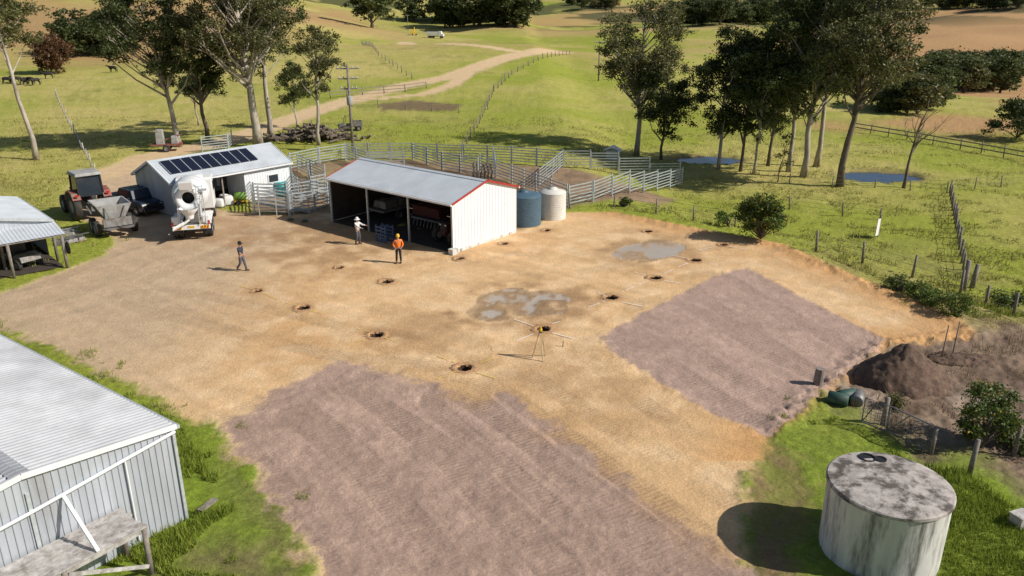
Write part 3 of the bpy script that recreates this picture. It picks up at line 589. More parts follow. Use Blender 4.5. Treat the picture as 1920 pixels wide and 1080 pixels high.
def tractor(label,x_,y_,rz,cab=True,body='red',s=1.0):
    t=thing('tractor',label,'tractor',(x_,y_,0),rz,None,(s,s,s)); rd=M[body]
    m=MB(); m.box(1.25,0,1.22,1.7,.72,.62,tx=.96,ty=.85); m.box(1.2,0,.8,1.9,.45,.35); m.build('bonnet',rd,t,False,.05)
    m=MB(); m.box(2.12,0,1.2,.03,.5,.45); m.build('grille',M['black'],t)
    m=MB(); m.box(.2,0,.75,3.2,.4,.4); m.build('transmission',M['steel'],t)
    for sd in (-1,1):
        wheel(t,-.55,sd*.85,.82,.46,M['dust'],sd,.45); wheel(t,1.85,sd*.78,.55,.34,M['dust'],sd,.45)
        m=MB(); m.prism([(-1.35,1.3),(-1.1,1.65),(-.5,1.8),(.1,1.6),(.35,1.1),(.25,1.1),(0,1.52),(-.5,1.7),(-1.05,1.56),(-1.25,1.28)],.62 if sd>0 else -1.08,1.08 if sd>0 else -.62); m.build('fender',rd,t)
        m=MB(); m.box(2.12,sd*.25,1.42,.05,.14,.1); m.build('headlight',M['lamp_w'],t)
    m=MB(); m.tube([(1.5,.28,1.5),(1.5,.28,2.3)],.04,8); m.build('exhaust',M['black'],t)
    if cab:
        m=MB(); m.box(-.45,0,2.02,1.4,1.35,1.2,tx=.93,ty=.93); cb=m.build('cab',M['glass'],t)
        for a in (-1,1):
            for b_ in (-1,1): m=MB(); m.bar((-.45+a*.71,b_*.68,1.4),(-.45+a*.66,b_*.64,2.62),.08); m.build('cab_post',M['black'],t)
        m=MB(); m.box(-.45,0,2.7,1.6,1.5,.18,tx=.92,ty=.92); m.build('cab_roof',M['dust'],t,False,.04)
        for sd in (-1,1): m=MB(); m.bar((-1.0,sd*.35,.8),(-1.9,sd*.4,.55),.08); m.build('lift_arm',M['steel'],t)
        for sd in (-1,1): m=MB(); m.box(-1.35,sd*.85,1.55,.05,.2,.12); m.build('tail_light',M['lamp_r'],t)
    else:
        m=MB(); m.box(-.5,0,1.35,.5,.5,.1); m.box(-.75,0,1.6,.1,.5,.4); m.build('seat',M['black'],t)
        m=MB(); m.tube([(.3,0,1.3),(.0,0,1.7)],.03,6); m.lathe([(.2,0),(.22,.02),(.2,.04)],16,Matrix.Translation((0,0,1.7))); m.build('steering_wheel',M['black'],t)
    return t
p=P0(168,404); tractor('red tractor with a grey roofed cab parked on the left verge',p[0],p[1],R(133),True,'redold',1.22)
def spreader():
    p=P0(214,433); t=thing('spreader_trailer','grey steel spreader trailer with open hopper hitched behind the red tractor','trailer',(p[0],p[1],0),R(128),None,(1.05,1.05,1.05))
    o=[(-1.25,-1.05,2.0),(1.15,-1.05,2.0),(1.15,1.05,2.0),(-1.25,1.05,2.0)]; l=[(-1.1,-.5,.95),(1.0,-.5,.95),(1.0,.5,.95),(-1.1,.5,.95)]; i=[(a*.95,b*.93,c) for a,b,c in o]; k=[(a*.95,b*.9,c+.1) for a,b,c in l]
    m=MB(); m.add(o+l+i+k,[(0,1,5,4),(1,2,6,5),(2,3,7,6),(3,0,4,7),(4,5,6,7),(8,12,13,9),(9,13,14,10),(10,14,15,11),(11,15,12,8),(12,15,14,13),(0,8,9,1),(1,9,10,2),(2,10,11,3),(3,11,8,0)]); m.build('hopper',M['dust'],t)
    m=MB(); m.bar((-1.4,-.45,.85),(2.2,-.1,.75),.1,.14); m.bar((-1.4,.45,.85),(2.2,.1,.75),.1,.14); m.bar((-1.2,-.9,.7),(-1.2,.9,.7),.1); m.build('frame',M['steel'],t)
    for wx in (-.75,.35):
        for s in (-1,1): wheel(t,wx,s*1.1,.5,.35,M['dust'])
    m=MB(); m.box(-1.5,0,.95,.35,1.7,.5,tx=.5); m.build('spinner_guard',M['steel'],t)
    for s in (-1,1): m=MB(); m.lathe([(.45,0),(.45,.03),(.01,.05)],18,Matrix.Translation((-1.7,s*.5,.6))); m.build('spinner_disc',M['steel'],t)
    for s in (-1,1):
        m=MB(); m.bar((-1.27,s*.6,1.9),(-1.45,s*.35,.9),.06); m.build('stiffener',M['steel'],t)
        for xx in (-.6,.1,.7): m=MB(); m.bar((xx,s*1.08,2.0),(xx,s*.55,.95),.05); m.build('stiffener',M['steel'],t)
spreader()
def buggy(label,x_,y_,z_,rz,mt):
    t=thing('farm_buggy',label,'vehicle',(x_,y_,z_),rz)
    m=MB(); m.prism([(-1.4,.5),(-1.4,.85),(-.2,.85),(-.1,.55),(.5,.55),(.7,.9),(1.35,.8),(1.45,.5)],-.65,.65); m.build('body',mt,t,False,.03)
    for wx in (-.95,1.0):
        for s in (-1,1): wheel(t,wx,s*.66,.33,.24,M['steel'])
    m=MB()
    for s in (-1,1): m.tube([(.75,s*.6,.85),(.5,s*.6,1.75),(-.2,s*.6,1.8),(-.3,s*.6,.85)],.03,6)
    m.bar((.5,-.6,1.75),(.5,.6,1.75),.04); m.bar((-.2,-.6,1.8),(-.2,.6,1.8),.04); m.build('roll_cage',M['black'],t)
    m=MB(); m.box(.15,0,.75,.45,1.1,.15); m.box(-.1,0,1.05,.1,1.1,.5); m.build('seat',M['black'],t)
    m=MB(); m.box(-.85,-.63,1.0,1.1,.04,.3); m.box(-.85,.63,1.0,1.1,.04,.3); m.box(-1.4,0,1.0,.04,1.25,.3); m.build('tray',M['steel'],t)
p=P0(38,497); buggy('muddy farm buggy parked under the left lean-to',p[0],p[1],0,R(-30),M['steel'])
q=G(657,245); buggy('small farm buggy parked near the power pole and log pile',q.x,q.y,q.z,R(200),M['steel'])
def loc(u_,v_): return (-3.7+.634*u_-.774*v_, 48.1+.774*u_+.634*v_)
p=loc(3.0,1.9); tractor('old red tractor without a cab inside the white machinery shed',p[0],p[1],RZ+math.pi,False,'reddark',.9)
p=loc(3.4,5.4)
t=thing('seed_drill','red seed drill with long hopper inside the machinery shed','farm machine',(p[0],p[1],.05),RZ+math.pi/2)
m=MB(); m.box(0,0,1.15,2.6,.7,.7,tx=1,ty=1.3); m.build('hopper',M['reddark'],t,False,.03); m=MB(); m.box(0,0,.6,2.8,.9,.12)
for k in range(8): m.bar((-1.2+k*.34,.3,.6),(-1.2+k*.34,.5,.05),.05)
m.build('frame',M['steel'],t)
for s in (-1,1): o=wheel(t,0,0,.45,.2,M['steel']); o.rotation_euler=(0,0,R(90)); o.location=(s*1.5,0,0)
p=loc(3.7,9.6); t=thing('loaded_trailer','dark low trailer loaded with sacks inside the shed left bay','trailer',(p[0],p[1],.05),RZ)
m=MB(); m.box(0,0,.75,3.2,1.8,.12); m.bar((1.6,0,.7),(2.7,0,.6),.1); m.build('deck',M['steel'],t)
for s in (-1,1): wheel(t,-.2,s*1.0,.35,.2,M['steel'])
for a in ((-.6,0,1.1,1.3,1.4,.55),(.8,.1,1.05,1.1,1.3,.5)): m=MB(); m.box(*a,tx=.85,ty=.85); m.build('sack',M['steel'],t,False,.1)
for k in range(2):
    p=P0(714+k*13,455-k*3); t=thing('blue_pallet',['blue slatted pallet standing nearest the person in white','blue slatted pallet behind the first one at the shed opening'][k],'pallet',(p[0],p[1],0),R(-40+k*6),'blue pallets by the shed opening')
    m=MB()
    for j in range(5): m.box(0,0,.1+j*.23,1.0,.03,.11)
    m.build('slats',M['blue'],t)
    for xx in (-.45,0,.45): m=MB(); m.box(xx,.06,.58,.08,.07,1.14); m.build('bearer',M['blue'],t)
# ---------------------------------------------------------------- people
def mkskin(name,chains,mt,par,sub=1):
    vs=[];rd=[];es=[];key={}
    for ch in chains:
        pi=None
        for (p,r) in ch:
            k=tuple(round(c_,4) for c_ in p)
            if k in key: i=key[k]
            else: i=len(vs); key[k]=i; vs.append(p); rd.append(r)
            if pi is not None and pi!=i: es.append((pi,i))
            pi=i
    bm=bmesh.new(); lay=bm.verts.layers.skin.verify(); bv=[bm.verts.new(v) for v in vs]
    for a,b_ in es: bm.edges.new((bv[a],bv[b_]))
    for i,v in enumerate(bv):
        r=rd[i]; v[lay].radius=r if hasattr(r,'__len__') else (r,r); v[lay].use_root=(i==0)
    me=bpy.data.meshes.new(name); bm.to_mesh(me); bm.free(); o=bpy.data.objects.new(name,me); COL.objects.link(o)
    md=o.modifiers.new('s','SKIN'); md.use_smooth_shade=True; u_=o.modifiers.new('u','SUBSURF'); u_.levels=sub; u_.render_levels=sub
    bpy.context.view_layer.update(); dg=bpy.context.evaluated_depsgraph_get(); nm=bpy.data.meshes.new_from_object(o.evaluated_get(dg))
    bpy.data.objects.remove(o); nm.materials.clear(); nm.materials.append(mt); nm.polygons.foreach_set('use_smooth',[True]*len(nm.polygons))
    o=bpy.data.objects.new(name,nm); COL.objects.link(o); o.parent=par; return o
def person(label,x_,y_,rz,shirt,pants,hat,armL,armR,legL,legR,sleeve=.5,hatbrim=True,s=1.0):
    t=thing('person',label,'person',(x_,y_,.02),rz,None,(s,s,s))
    pel=(0,0,.94); wa=(0,0,1.08); ch=(.01,0,1.3); nk=(0,0,1.47); hd0=(.01,0,1.55); hd=(.025,0,1.64); hd2=(.02,0,1.73)
    ch_=[[(pel,(.12,.15)),(wa,(.10,.13)),(ch,(.115,.165)),(nk,.06),(hd0,.062),(hd,(.095,.08)),(hd2,(.075,.065))]]
    sh=[];tr=[]
    for sd,(el,wr) in ((1,armL),(-1,armR)):
        so=(0,sd*.19,1.41); ch_.append([(ch,(.115,.165)),(so,.062),(el,.043),(wr,.028)])
        w=Vector(wr); d=(w-Vector(el)).normalized(); side=Vector((1,0,0)) if abs(d.x)<.7 else Vector((0,0,1)); side=(side-d*side.dot(d)).normalized(); fl=Vector((0,-sd,0)); fl=(fl-d*fl.dot(d)); fl=fl.normalized() if fl.length>.1 else Vector((0,0,-1))
        pm=tuple(w+d*.07); ch_.append([(tuple(wr),.028),(pm,(.036,.02))])
        for k,(o_,ln) in enumerate(((.027,.065),(.009,.078),(-.009,.072),(-.027,.055))):
            a=w+d*.10+side*o_; b_=a+d*ln*.5+fl*.006; e=b_+d*ln*.4+fl*.022; ch_.append([(pm,(.036,.02)),(tuple(a),.0095),(tuple(b_),.0085),(tuple(e),.007)])
        a=w+d*.045+side*.04; ch_.append([(pm,(.036,.02)),(tuple(a),.012),(tuple(a+d*.04+side*.012+fl*.01),.009)])
        c=[(ch,(.135,.185)),(so,.082),(tuple(Vector(so).lerp(Vector(el),.95)),.062)]
        if sleeve>=1: c[-1]=(tuple(el),.06); c.append((tuple(Vector(el).lerp(Vector(wr),.92)),.045))
        sh.append(c)
    for sd,(kn,an) in ((1,legL),(-1,legR)):
        hp=(0,sd*.095,.88); ch_.append([(pel,(.12,.15)),(hp,.085),(kn,.055),(an,.038),(tuple(Vector(an)+Vector((.12,0,-.035))),.03)])
        tr.append([(pel,(.14,.17)),(hp,.11),(kn,.078),(tuple(Vector(an)+Vector((0,0,.04))),.068)])
        m=MB(); a=Vector(an); m.lathe([(.055,.12),(.06,.02),(.055,-.05)],12,Matrix.Translation(a)); m.box(a.x+.06,a.y,a.z-.045,.27,.095,.07,tx=.85,ty=.8); m.build('boot',M['boot'],t,True)
    mkskin('body',ch_,M['skin'],t,1)
    mkskin('shirt',[[((0,0,.93),(.135,.17)),(wa,(.125,.155)),(ch,(.135,.185)),((0,0,1.46),.075)]]+sh,shirt,t,1)
    mkskin('trousers',[[((0,0,1.0),(.13,.16)),(pel,(.14,.17))]]+tr,pants,t,1)
    m=MB(); m.lathe([(.108,1.62),(.112,1.68),(.105,1.76),(.06,1.81),(.01,1.82)],20,Matrix.Translation((.012,0,0)))
    if hatbrim: m.lathe([(.2,1.655),(.11,1.69),(.108,1.70)],24,Matrix.Translation((.012,0,0)))
    else: m.box(.13,0,1.69,.13,.15,.015)
    m.build('hat',hat,t,True)
    for sd in (-1,1):
        m=MB(); m.lathe([(.001,-.011),(.009,-.006),(.011,0),(.009,.006),(.001,.011)],8,Matrix.Translation((.108,sd*.032,1.635))); m.build('eye',M['black'],t)
        m=MB(); m.lathe([(.001,-.03),(.012,-.02),(.014,.0),(.012,.02),(.001,.03)],8,Matrix.Translation((.01,sd*.088,1.62))); m.build('ear',M['skin'],t)
    m=MB(); m.box(.118,0,1.605,.03,.024,.045,tx=.5,ty=.5); m.build('nose',M['skin'],t); m=MB(); m.box(.105,0,1.567,.012,.05,.01); m.build('mouth',M['lamp_r'],t)
    return t
p=P0(455,508); person('person in navy shirt and dark grey trousers walking alone on the left of the yard',p[0],p[1],R(-15),M['navyc'],M['greyc'],M['blackc'],((-.12,.25,1.14),(.02,.26,.92)),((.12,-.25,1.15),(.3,-.2,1.02)),((.12,.10,.5),(.2,.10,.1)),((-.02,-.10,.49),(-.25,-.10,.14)),.5,False)
p=P0(672,458); person('person in pale shirt and hat reaching an arm to the blue pallets',p[0],p[1],R(-25),M['lightc'],M['greyc'],M['lightc'],((.18,.30,1.25),(.42,.34,1.22)),((.24,-.22,1.22),(.48,-.24,1.18)),((.05,.12,.5),(.0,.14,.1)),((.05,-.12,.5),(-.08,-.14,.1)),1,True)
p=P0(748,493); person('person in orange high visibility shirt and black trousers standing before the shed',p[0],p[1],R(-80),M['orange'],M['blackc'],M['yellow'],((-.02,.30,1.15),(.14,.20,1.0)),((-.02,-.30,1.15),(.14,-.2,1.0)),((.03,.11,.5),(0,.13,.1)),((.03,-.11,.5),(0,-.13,.1)),1,False)
p=P0(1013,672); t=thing('survey_tripod','wooden survey tripod with a laser level beside the nearest white marked hole','tripod',(p[0],p[1],.02),R(20))
for k in range(3):
    a=2*math.pi*k/3+.5; m=MB(); e=(math.cos(a)*.36,math.sin(a)*.36,0); m.bar((math.cos(a+.5)*.06,math.sin(a+.5)*.06,1.25),e,.03,.028); m.bar((math.cos(a-.5)*.06,math.sin(a-.5)*.06,1.25),e,.03,.028); m.bar((e[0]*.55,e[1]*.55,.56),e,.045,.04); m.build('leg',M['tan'],t)
m=MB(); m.lathe([(.08,1.24),(.08,1.28),(.01,1.28)],16); m.build('head_plate',M['black'],t)
m=MB(); m.lathe([(.06,1.28),(.075,1.3),(.075,1.4),(.05,1.42),(.05,1.5),(.01,1.51)],16); m.build('laser_level',M['yellow'],t)
p=P0(1055,650); m=MB(); m.bar((p[0],p[1],0),(p[0]+.02,p[1],.28),.035); tag(m.build('survey_peg',M['black']),'short dark peg in the dirt right of the tripod','peg')
# ---------------------------------------------------------------- cattle yards
pn=thing('rail_panel','x','fence panel',(0,0,0)); L0=2.4
for s in (0,1):
    m=MB(); m.box(s*L0,0,.87,.09,.09,1.75); m.build('post',M['rail'],pn)
m=MB()
for k in range(6): m.box(L0/2,0,.3+k*.26,L0-.1,.045,.08)
m.build('rails',M['rail'],pn)
first=[True]
def panels(pts,label,group):
    W=[G(*p) for p in pts]
    for a,b_ in zip(W,W[1:]):
        d=Vector((b_.x-a.x,b_.y-a.y,0)); L=d.length; k=max(1,round(L/2.6))
        for i in range(k):
            p=a.lerp(b_,i/k)
            o=pn if first[0] else copy_tree(pn); first[0]=False
            o.location=(p.x,p.y,hz(p.x,p.y)-.02); o.rotation_euler=(0,0,math.atan2(d.y,d.x)+random.Random(i*7+len(label)).uniform(-.02,.02)); o.scale=((L/k-.08)/L0,1,1); o['label']=label; o['group']=group
panels([(1066,388),(1112,378),(1180,364),(1279,348)],'galvanised rail panel on the near side of the right cattle pen','near side panels of the right pen')
panels([(870,302),(960,306),(1055,314),(1160,328),(1275,342)],'galvanised rail panel on the far side of the right cattle pen','far side panels of the right pen')
panels([(900,322),(960,345),(1005,362),(1063,386)],'galvanised rail panel of the inner run left of the water tanks','inner run panels')
panels([(545,320),(600,308),(650,300),(775,299),(868,303)],'galvanised rail panel along the back of the cattle yards','back run panels')
panels([(775,300),(830,318),(898,330)],'galvanised rail panel of the divider right of the shed roof','divider panels')
panels([(925,306),(930,336)],'galvanised rail panel crossing the middle pen','middle crossing panels')
panels([(1055,314),(1035,332),(1010,352)],'galvanised rail panel dividing the right cattle pen','right pen divider panels')
panels([(560,322),(612,345)],'galvanised rail panel dividing the pens left of the machinery shed','left divider panels')
panels([(545,322),(542,350),(560,372),(618,382)],'galvanised rail panel beside the solar shed','solar shed side panels')
panels([(580,345),(585,368),(612,362)],'galvanised rail panel of the small forcing pen beside the machinery shed','forcing pen panels')
panels([(650,302),(690,318),(760,316)],'galvanised rail panel inside the back pens behind the shed roof','back pen panels')
panels([(470,362),(478,402),(545,404),(592,396),(620,388)],'galvanised rail panel in the loading pen in front of the solar shed','loading pen panels')
panels([(478,382),(540,384),(600,374)],'galvanised rail panel of the inner race in the loading pen','inner race panels')
panels([(380,286),(430,280),(436,272)],'galvanised rail panel at the gate behind the solar shed','rear gate panels')
a=P0(488,404); t=thing('loading_ramp','steel cattle loading ramp in front of the solar shed','ramp',(a[0],a[1],0),R(15))
m=MB(); m.add([(-.1,-.5,.95),(-.1,.5,.95),(3.6,.5,.05),(3.6,-.5,.05)],[(0,1,2,3)]); m.build('ramp_floor',M['steel'],t)
for s in (-1,1):
    m=MB()
    for k in range(4): m.bar((-.1,s*.52,1.2+k*.28),(3.6,s*.52,.35+k*.28),.04,.08)
    for xx in (0,1.2,2.4,3.5): m.bar((xx,s*.52,0),(xx,s*.52,2.15-xx*.24),.07)
    m.build('side_rails',M['rail'],t)
def drum(label,px,py,r,h,mt,cat='drum',z0=0):
    p=P0(px,py); t=thing('drum',label,cat,(p[0],p[1],z0)); m=MB(); m.lathe([(r*.96,0),(r,.03),(r,h*.32),(r*1.03,h*.34),(r,h*.36),(r,h*.66),(r*1.03,h*.68),(r,h*.7),(r,h-.03),(r*.95,h)],24); m.build('shell',mt,t,True); m=MB(); m.lathe([(r*.96,h-.01),(r*.9,h-.03),(.01,h-.02)],24); m.lathe([(.05,h),(.05,h+.03),(.01,h+.03)],10,Matrix.Translation((r*.5,0,-.02))); m.build('lid',mt,t); return t
drum('teal plastic drum beside the loading pen',527,366,.55,1.1,M['teal'])
drum('blue plastic drum under the solar shed roof',456,362,.35,.9,M['blue'])
drum('second teal drum nearer the solar shed wall',512,360,.4,.9,M['teal'])
for i,(px,py,s) in enumerate([(412,388,.5),(428,384,.55),(421,378,.45)]):
    p=P0(px,py); m=MB(); m.box(0,0,.42*s*1.6,1.5*s,1.4*s,1.3*s,tx=.9,ty=.9,rz=i*.5); o=m.build('bulk_bag',M['lightc'],None,True,.12); o.location=(p[0],p[1],0)
    tag(o,['white bulk bag nearest the concrete truck','white bulk bag on the right of three','rear white bulk bag of three'][i]+' in front of the solar shed','bag')
p=P0(452,382); t=thing('garden_sprayer','green and yellow tank sprayer between the white bags and loading pen','sprayer',(p[0],p[1],0),R(20),None,(.8,.8,.8))
m=MB(); m.lathe([(.1,-.6),(.38,-.5),(.42,0),(.38,.5),(.1,.6)],18,Matrix.Translation((0,0,.75))@Matrix.Rotation(R(90),4,'Y'),cap0=True,cap1=True); m.build('tank',M['green'],t,True); m=MB(); m.box(0,0,.3,1.4,.7,.08); m.bar((.7,0,.3),(1.3,0,.3),.06); m.build('frame',M['yellow'],t)
for s in (-1,1): wheel(t,-.2,s*.42,.25,.12,M['black'])
m=MB(); m.box(-.5,0,.6,.3,.35,.5); m.build('pump',M['yellow'],t)
for i,(px,py) in enumerate([(545,413),(572,416)]):
    p=P0(px,py); m=MB(); m.lathe([(.02,0),(.22,.02),(.24,.1),(.22,.1),(.02,.04)],16); o=m.build('feed_pan',M['dgreen'],None); o.location=(p[0],p[1],.03); tag(o,['left','right'][i]+' of two small dark pans on the ground before the loading pen','pan')
q=G(315,283); t=thing('farm_implement','red and white implement on a trailer parked under the left gum trees','farm machine',q,R(15))
m=MB(); m.box(0,0,.7,3.0,1.3,.15); m.build('deck',M['redold'],t)
for a in ((-.6,0,1.5,.8,1.0,1.5),(.8,.1,1.15,.7,.8,.8)): m=MB(); m.box(*a,tx=.85); m.build('hopper',M['dust'],t,False,.05)
m=MB(); m.bar((-1.4,0,.8),(1.6,0,1.7),.12); m.build('boom',M['redold'],t)
for s in (-1,1): wheel(t,0,s*.75,.38,.2,M['steel'])
rng=random.Random(11); q=G(585,262); m=MB()
for k in range(130):
    a=rng.uniform(0,math.pi); r=rng.gauss(0,1); cx=q.x+r*2.2; cy=q.y+rng.gauss(0,.9); zz=q.z+rng.uniform(.05,1.4)*math.exp(-r*r*.4); l=rng.uniform(.5,1.6); m.tube([(cx-math.cos(a)*l,cy-math.sin(a)*l,zz+rng.uniform(-.3,.5)),(cx,cy,zz+rng.uniform(-.1,.2)),(cx+math.cos(a)*l,cy+math.sin(a)*l,zz+rng.uniform(-.3,.5))],[.15,.12,.06],6)
tag(m.build('log_pile',M['barkd'],None),'heap of dark logs and branches beside the power pole','log pile',kind='stuff')
def pole(label,px,py,h,arms=3):
    q=G(px,py); t=thing('power_pole',label,'power pole',q,R(12)); m=MB(); m.tube([(0,0,-.2),(0,0,h)],[.17,.11],10); m.build('pole',M['post'],t,True)
    for k in range(arms):
        z_=h-.35-k*1.0; m=MB(); m.box(0,.15,z_,2.3-.3*k,.1,.12); ar=m.build('cross_arm',M['post'],t)
        for xx in (-1,-.5,.5,1): m=MB(); m.lathe([(.04,0),(.07,.05),(.05,.1),(.07,.14),(.02,.2)],8,Matrix.Translation((xx*(1-.12*k),.15,z_+.06))); m.build('insulator',M['roofg'],ar)
    if arms>2:
        m=MB(); m.lathe([(.28,0),(.3,.05),(.3,.8),(.2,.88),(.01,.9)],16,Matrix.Translation((0,-.42,h-3.9)),cap0=True); m.build('transformer',M['dust'],t,True)
pole('tall timber power pole with cross arms and transformer behind the sheds',662,285,8.8,3)
pole('slim distant power pole standing in the green paddock',1122,152,8,1)
pole('tiny distant power pole beside the excavator track',765,58,9,1)
# ---------------------------------------------------------------- fences
def fence(label,pts,sp=3.0,h=1.25,r=.07,mt='post',wires=(.4,.75,1.1),wr=.008,rails=None,group=None,cat='fence',jit=.1):
    W=[G(*p) for p in pts]; t=thing('post_and_rail_fence' if rails else 'wire_fence',label,cat,W[0],0,group); o=W[0]; rn=random.Random(len(label)); P=[]
    for a,b_ in zip(W,W[1:]):
        L=(b_.xy-a.xy).length; k=max(1,round(L/sp))
        for i in range(k): p=a.lerp(b_,i/k); P.append(Vector((p.x,p.y,hz(p.x,p.y))))
    P.append(W[-1]); P=P[:100]
    for i,p in enumerate(P):
        hh=h*rn.uniform(.8,1.12); m=MB(); q=p-o; m.tube([(q.x,q.y,q.z-.1),(q.x+rn.uniform(-jit,jit),q.y+rn.uniform(-jit,jit),q.z+hh)],[r*1.1,r*.9],7); m.build('post',M[mt],t,True)
    m=MB()
    for w in (rails or wires):
        for a,b_ in zip(P,P[1:]):
            a_=a-o+Vector((0,0,w)); c_=b_-o+Vector((0,0,w))
            if rails: m.bar(a_,c_,.06,.13)
            else: m.bar(a_,c_,wr*2)
    m.build('rails' if rails else 'wires',M['post'] if rails else M['wire'],t)
fence('timber post and wire fence along the pad edge right of the round bush',[(1530,472),(1617,493),(1710,520),(1800,552),(1900,592),(1990,630)],2.6,1.35,.08)
fence('low post and wire fence in front of the paddock left of the round bush',[(1068,392),(1150,388),(1230,400),(1300,413),(1378,425)],2.6,1.1,.06)
fence('close set grey post fence running away between the right paddocks',[(1812,535),(1800,480),(1790,420),(1780,362)],1.5,1.2,.08)
fence('brown post and rail fence across the far right paddock',[(1600,245),(1700,262),(1800,280),(1925,303)],3.2,1.25,.07,rails=(.5,1.0))
fence('pale post and wire fence along the left paddock edge',[(186,345),(165,300),(135,245),(105,180)],4.0,1.2,.06,mt='plank',wr=.004)
fence('thin post fence from the yards up to the farm track',[(868,282),(895,240),(915,195),(926,172)],3.6,1.2,.055,wr=.006)
fence('post fence along the right side of the dirt road',[(926,172),(960,140),(1000,118),(1068,102)],5,1.3,.09)
fence('far post fence running down the green hill above the road',[(678,82),(710,105),(745,130),(772,148)],5,1.3,.08)
fence('short rail fence beside the culvert on the dirt road',[(620,185),(680,178),(760,172),(800,166)],4,1.3,.09,rails=(.6,1.1))
fence('post fence crossing the far green paddock in the middle distance',[(660,200),(760,205),(860,212),(915,205)],5,1.2,.06)
fence('wire fence through the paddock behind the ponds',[(1480,345),(1560,352),(1640,352),(1775,362),(1925,345)],3.4,1.1,.05)
fence('pair of rustic posts and wire leading to the right paddock sign',[(1480,392),(1580,405),(1650,412)],4,1.2,.06)
for i,(px,py,h) in enumerate([(1806,545,1.9),(1822,540,1.5)]):
    q=G(px,py); m=MB(); m.tube([(0,0,-.1),(.1*i,0,h)],[.16,.13],10); o=m.build('corner_post',M['post'],None,True); o.location=q; tag(o,['thick grey corner post at the fence junction on the right','shorter leaning corner post at the fence junction on the right'][i],'post')
q=G(1643,447); t=thing('paddock_sign','small narrow white sheet leaning on a post in the right paddock','sign',q,R(52))
m=MB(); m.box(0,0,.85,.8,.03,1.25,ry=.12); m.build('sign_board',M['lightc'],t)
m=MB(); m.tube([(.45,.04,-.1),(.45,.04,1.7)],.07,8); m.build('post',M['post'],t)
q=G(1148,300); t=thing('paddock_hut','small white roofed hutch in the green paddock behind the yards','hut',q,R(-15))
m=MB(); m.box(0,0,.55,1.3,.9,1.0); m.build('body',M['galvw'],t); m=MB(); m.prism([(-.95,1.0),(0,1.5),(.95,1.0),(0,1.42)],-.7,.7); m.build('roof',M['white'],t)
# ---------------------------------------------------------------- garden corner
def mound(label,px,py,rx,ry,h,seed):
    p=P0(px,py); n_=60; Fc=[]; rr=np.random.RandomState(seed)
    aa=(np.arange(n_+1)/n_*2-1)*1.15; A,B=np.meshgrid(aa,aa); xx=p[0]+A*rx; yy=p[1]+B*ry; nn=fbm(xx*1.3,yy*1.3,4,seed)-.5; nf=fbm(xx*5,yy*5,3,seed+5)-.5; e=np.hypot(A,B)*(1+.3*nn)
    zz=h*np.maximum(0,1-e)**.9*(1+.5*nn)+(e<1)*(nn*.12+nf*.16)+rr.uniform(-.02,.02,e.shape)-.12*(e>1); zz=zz+H0(xx.ravel(),yy.ravel()).reshape(e.shape)
    V=[tuple(v) for v in np.stack([xx.ravel(),yy.ravel(),zz.ravel()],1).tolist()]
    for j in range(n_):
        for i in range(n_): k=j*(n_+1)+i; Fc.append((k,k+1,k+n_+2,k+n_+1))
    m=MB(); m.v=V; m.f=Fc; return tag(m.build('soil_pile',M['soil'],None,True),label,'soil pile')
mound('large pile of dark brown topsoil on the right beside the gravel pad',1688,712,2.05,1.7,1.7,3)
mound('low spread of dark soil clods behind the main soil pile',1800,672,1.4,.8,.25,4)
q=G(1533,722); m=MB(); m.tube([(0,0,-.05),(.03,0,.75)],[.2,.19],12); o=m.build('stump_post',M['post'],None,False); o.location=q; tag(o,'thick grey stump post at the corner of the garden','post')
for i,(px,py,rz_) in enumerate([(1585,752,20),(1607,757,60),(1570,758,-30)]):
    q=G(px,py); m=MB(); m.lathe([(.22,-.38),(.25,-.36),(.25,.36),(.22,.38)],20,Matrix.Rotation(R(90),4,'Y'),cap0=True,cap1=True); o=m.build('drum',M['dgreen'] if i!=1 else M['steel'],None,True); o.location=(q.x,q.y,q.z+.25); o.rotation_euler=(0,0,R(rz_)); tag(o,['dark green drum lying second from the right by the stump post','grey drum lying rightmost by the wire gate','dark green drum lying nearest the stump post'][i],'drum')
def gate(label,a,b_,h=1.1):
    A=G(*a);B=G(*b_); d=B-A; L=d.xy.length; t=thing('mesh_gate',label,'gate',A,math.atan2(d.y,d.x)); m=MB(); m.tube([(0,0,.1),(L,0,.1),(L,0,h),(0,0,h),(0,0,.1)],.03,8); m.tube([(0,0,.1),(L*.5,0,h)],.02,6); m.build('frame',M['steel'],t)
    m=MB(); k=int(L/.15)
    for i in range(1,k): m.bar((i*L/k,0,.1),(i*L/k,0,h),.012)
    for j in range(1,7): m.bar((0,0,.1+j*(h-.1)/7),(L,0,.1+j*(h-.1)/7),.012)
    m.build('mesh',M['steel'],t)
gate('grey wire mesh gate nearer the drums beside the garden',(1615,795),(1660,812)); gate('grey wire mesh gate leaning right of the first gate',(1662,812),(1735,848))
for i,(px,py,h,r) in enumerate([(1655,795,1.1,.1),(1818,888,1.3,.09),(1765,672,1.6,.03),(1785,668,1.7,.03),(1900,855,1.2,.08),(1745,850,1.0,.08)]):
    q=G(px,py); m=MB(); m.tube([(0,0,-.1),(.04,0,h)],[r,r*.9],8); o=m.build('stake' if r<.05 else 'fence_post',M['post'],None,True); o.location=q
    tag(o,['grey post between the two mesh gates','grey post beneath the citrus tree','left thin stake beside the soil pile','right thin stake beside the soil pile','grey post at the far right edge near the citrus tree','grey post at the right end of the mesh gates'][i],'post')
q=G(1912,985); t=thing('pale_box','small pale box on the grass at the right edge beside the tank','box',q,R(20)); m=MB(); m.box(0,0,.2,.5,.4,.34); m.build('box_body',M['plank'],t); m=MB(); m.box(0,0,.39,.56,.46,.05); m.build('lid',M['plank'],t)
